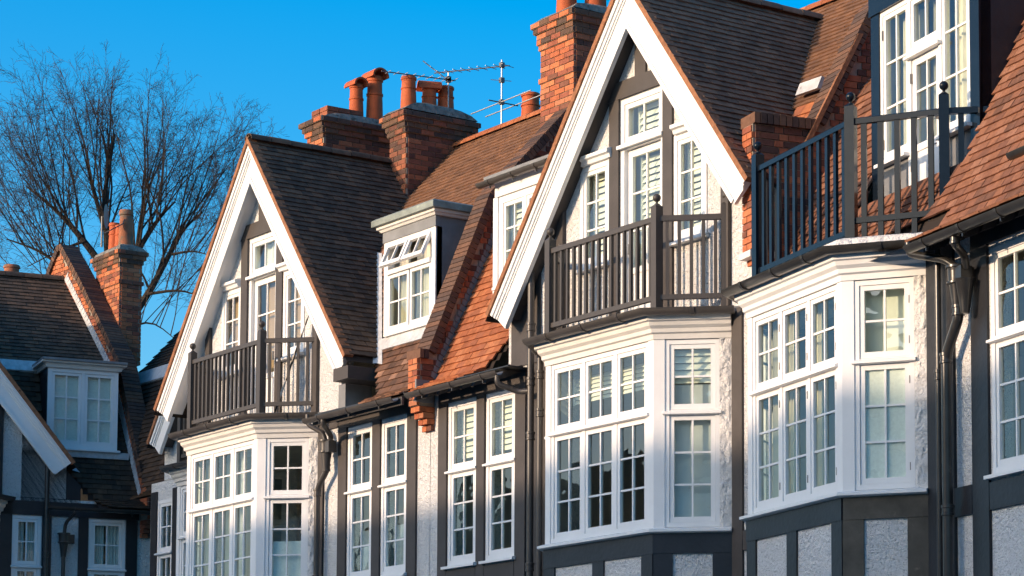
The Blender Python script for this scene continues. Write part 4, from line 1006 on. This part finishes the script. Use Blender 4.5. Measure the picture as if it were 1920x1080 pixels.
o = thing('ridge_pot', (pr.x, pr.y, 11.5), 0, 'single clay pot on the shaded ridge at the far left', 'chimney pot'); chimney_pot(o, (0, 0, 0), .62, .14, 'plain', 'terracotta_old')
o = thing('clay_pot', (-8.57, 3.6, 11.3), 0, 'lone orange clay pot behind the brown ridge beside the big chimney', 'chimney pot'); MB().box(-.25, .25, -.3, .3, -.9, .55).build('stack', 'brick_dark_j', o); chimney_pot(o, (0, 0, .5), .52, .13, 'plain', 'terracotta')
# pole leaning in the far balcony
o = thing('leaning_pole', (-9.88+1.02, -.36, 7.26), 0, 'black and white pole leaning in the corner of the far balcony', 'pole')
a, c = Vector((0, 0, 0)), Vector((.44, .30, 1.42))
for i, (t0, t1, mm) in enumerate(((0, .16, 'iron'), (.16, .34, 'pale'), (.34, .78, 'iron'), (.78, .86, 'pale'), (.86, .92, 'iron'), (.92, 1, 'pale'))): MB().tube([a+(c-a)*t0, a+(c-a)*t1], .014, 8).build('pole_section', mm, o)
# sofa behind the nearest bay
am = Matrix.Translation((2.7219, -.1459, 0)) @ Matrix.Rotation(R(-12.5), 4, 'Z'); sp = am @ Vector((.55, .75, 4.65))
o = thing('window_sofa', sp, R(-12.5+40), 'pale sofa back seen through the nearest bay window', 'sofa')
MB().box(-.9, .9, -.35, .4, .1, .5).build('seat', 'sofa_cloth', o)
for k in range(3): MB().lathe([(.02, 0), (.24, .02), (.28, .1), (.28, 1.5), (.2, 1.62), (.02, 1.64)], (-.6+k*.6, -.3, .12), 14).build('back_cushion', 'sofa_cloth', o, True)
for x in (-.8, .8): MB().box(x-.04, x+.04, -.04, .04, 0, .1).build('leg', 'timber', o)

# ------------------------------------------------------------------ bare tree beyond the corner
rt = random.Random(11)
tb = at_depth(222, 640, 72); tb = Vector((tb.x, tb.y, 0))
T = thing('bare_tree', tb, 0, 'large leafless tree against the blue sky beyond the shaded house', 'tree')
def tp(px, py, dd=0.0): return at_depth(px, py, 72+dd)-tb
trunk = MB(); trunk.tube([(0, 0, 0), (.1, .0, 5), (0, .1, 10), tp(222, 640), tp(213, 560), tp(206, 500)], [.5, .44, .38, .30, .25, .2], 14); trunk.build('trunk', 'bark', T, True)
twig = MB()
def rnd(a): return Vector((rt.gauss(0, a), rt.gauss(0, a), rt.gauss(0, a)))
def shoot(p, d, L, r, lvl):
    n = max(3, int(L/.4)); pts = [p]; rad = [r]; v = d.normalized(); q = p.copy(); bend = rnd(.05)
    for i in range(n):
        v = (v+bend*(.6 if lvl == 0 else 1)+rnd(.045 if lvl == 0 else .09)+Vector((0, 0, .02))).normalized(); q = q+v*(L/n); pts.append(q.copy()); rad.append(max(.003, r*(1-.86*(i+1)/n)))
    twig.tube(pts, rad, 4 if lvl == 0 else 3, False)
    if lvl >= 3: return
    k = (int(L*3.6), int(L*4.6)+1, 3)[lvl]
    for j in range(k):
        t = (.1 if lvl else .16)+.82*(j+rt.random())/k; i = min(int(t*n), n-1); s0 = pts[i].lerp(pts[i+1], t*n-i); dd = (pts[i+1]-pts[i]).normalized()
        o1 = dd.orthogonal().normalized(); a = rt.uniform(0, 6.283); o2 = dd.cross(o1); ang = rt.uniform(.45, .85)
        nd = dd*math.cos(ang)+(o1*math.cos(a)+o2*math.sin(a))*math.sin(ang)
        shoot(s0, nd, (rt.uniform(.5, 1.35)*(1.15-.6*t), rt.uniform(.22, .5), rt.uniform(.1, .22))[lvl], max(.0035, rad[i]*.42), lvl+1)
LIMBS = (([(213, 560), (206, 480), (197, 430), (195, 370), (203, 300), (210, 250)], .17, 0, 13), ([(206, 510), (160, 455), (122, 412), (88, 378), (50, 350)], .13, .6, 12), ([(210, 560), (140, 515), (80, 472), (15, 448)], .10, -.8, 11),
         ([(215, 580), (258, 475), (298, 410), (326, 380)], .14, -.3, 12), ([(220, 630), (275, 550), (320, 478), (348, 425), (378, 398)], .14, .7, 13), ([(197, 430), (172, 340), (158, 285)], .09, -.4, 8), ([(258, 475), (264, 400), (274, 335)], .09, .5, 8), ([(275, 550), (340, 540), (390, 560)], .06, -.5, 6), ([(160, 455), (110, 470), (50, 500)], .06, .3, 9), ([(225, 620), (285, 600), (340, 640)], .05, .4, 8), ([(320, 478), (360, 470), (400, 480)], .05, -.4, 7), ([(210, 570), (130, 560), (60, 540)], .05, .2, 9))
for path, r0, dd, ns in LIMBS:
    pts = []
    for k, (x, y) in enumerate(path): pts.append(tp(x, y, dd*k/len(path))+rnd(.03))
    pts = arc(pts, .5, 3); m = len(pts); rad = [.78*r0*(1-.75*i/(m-1)) for i in range(m)]
    MB().tube(pts, rad, 8, False).build('limb', 'bark', T, True)
    for j in range(ns):
        t = .15+.85*(j+rt.random())/ns; i = min(int(t*(m-1)), m-2); p = pts[i].lerp(pts[i+1], t*(m-1)-i); x, y, _ = proj(p+tb)
        d = RT*((x-215)/260+rt.gauss(0, .22))+UP*(.62+max(0, (640-y)/520)+rt.gauss(0, .12))+FW*rt.gauss(0, .35)
        top = 110+((x-195)/(215 if x > 195 else 205))**2*200; L0_ = max(.9, min(4.4, (y-top)/70*rt.uniform(.7, 1.02)/max(.6, d.normalized().z)))
        shoot(p, d, L0_, max(.016, min(.042, rad[i]*.42)), 0)
o = twig.build('twigs', 'twig', T); o['kind'] = 'stuff'

# ------------------------------------------------------------------ houses across the street (they shade the lower facades)
def plain_house(x0, x1, y0, y1, h, rh, label, face=1, name='opposite_house'):
    o = thing(name, ((x0+x1)/2, (y0+y1)/2, 0), 0, label, 'house', 'houses across the street'); w = x1-x0; d = y1-y0
    MB().box(-w/2+.01, w/2-.01, -d/2, d/2, 0, h).build('wall', 'opp_wall', o)
    MB().prism([(-w/2, -d/2-.3, h-.05), (-w/2, 0, rh), (-w/2, d/2+.3, h-.05)], (w, 0, 0)).build('roof', 'tile_dbrown', o)
    for s in range(3):
        for k in range(3):
            x = -w/2+w*(k+.5)/3; z = 1.0+s*3.0
            if z+1.7 > h: continue
            f = MB().box(x-.6, x+.6, d/2-.02, d/2+.04, z, z+1.7).build('window', 'white', o)
            for i in (0, 1): MB().box(x-.52+i*.54, x-.02+i*.54, d/2+.041, d/2+.05, z+.08, z+1.62).build('pane', 'opp_glass', f)
ORD = ('first', 'second', 'third', 'tall fourth', 'fifth', 'sixth', 'seventh', 'eighth', 'last')
for i in range(9):
    x = -63.2+i*10.5; tall = i == 3  # unseen fourth house given extra height to shade the set-back house
    plain_house(x, x+10.5, -40, -30.5, 14.0 if tall else 10.3, 17.8 if tall else 14.03, '%s white rendered house in the row across the street, behind the camera' % ORD[i])
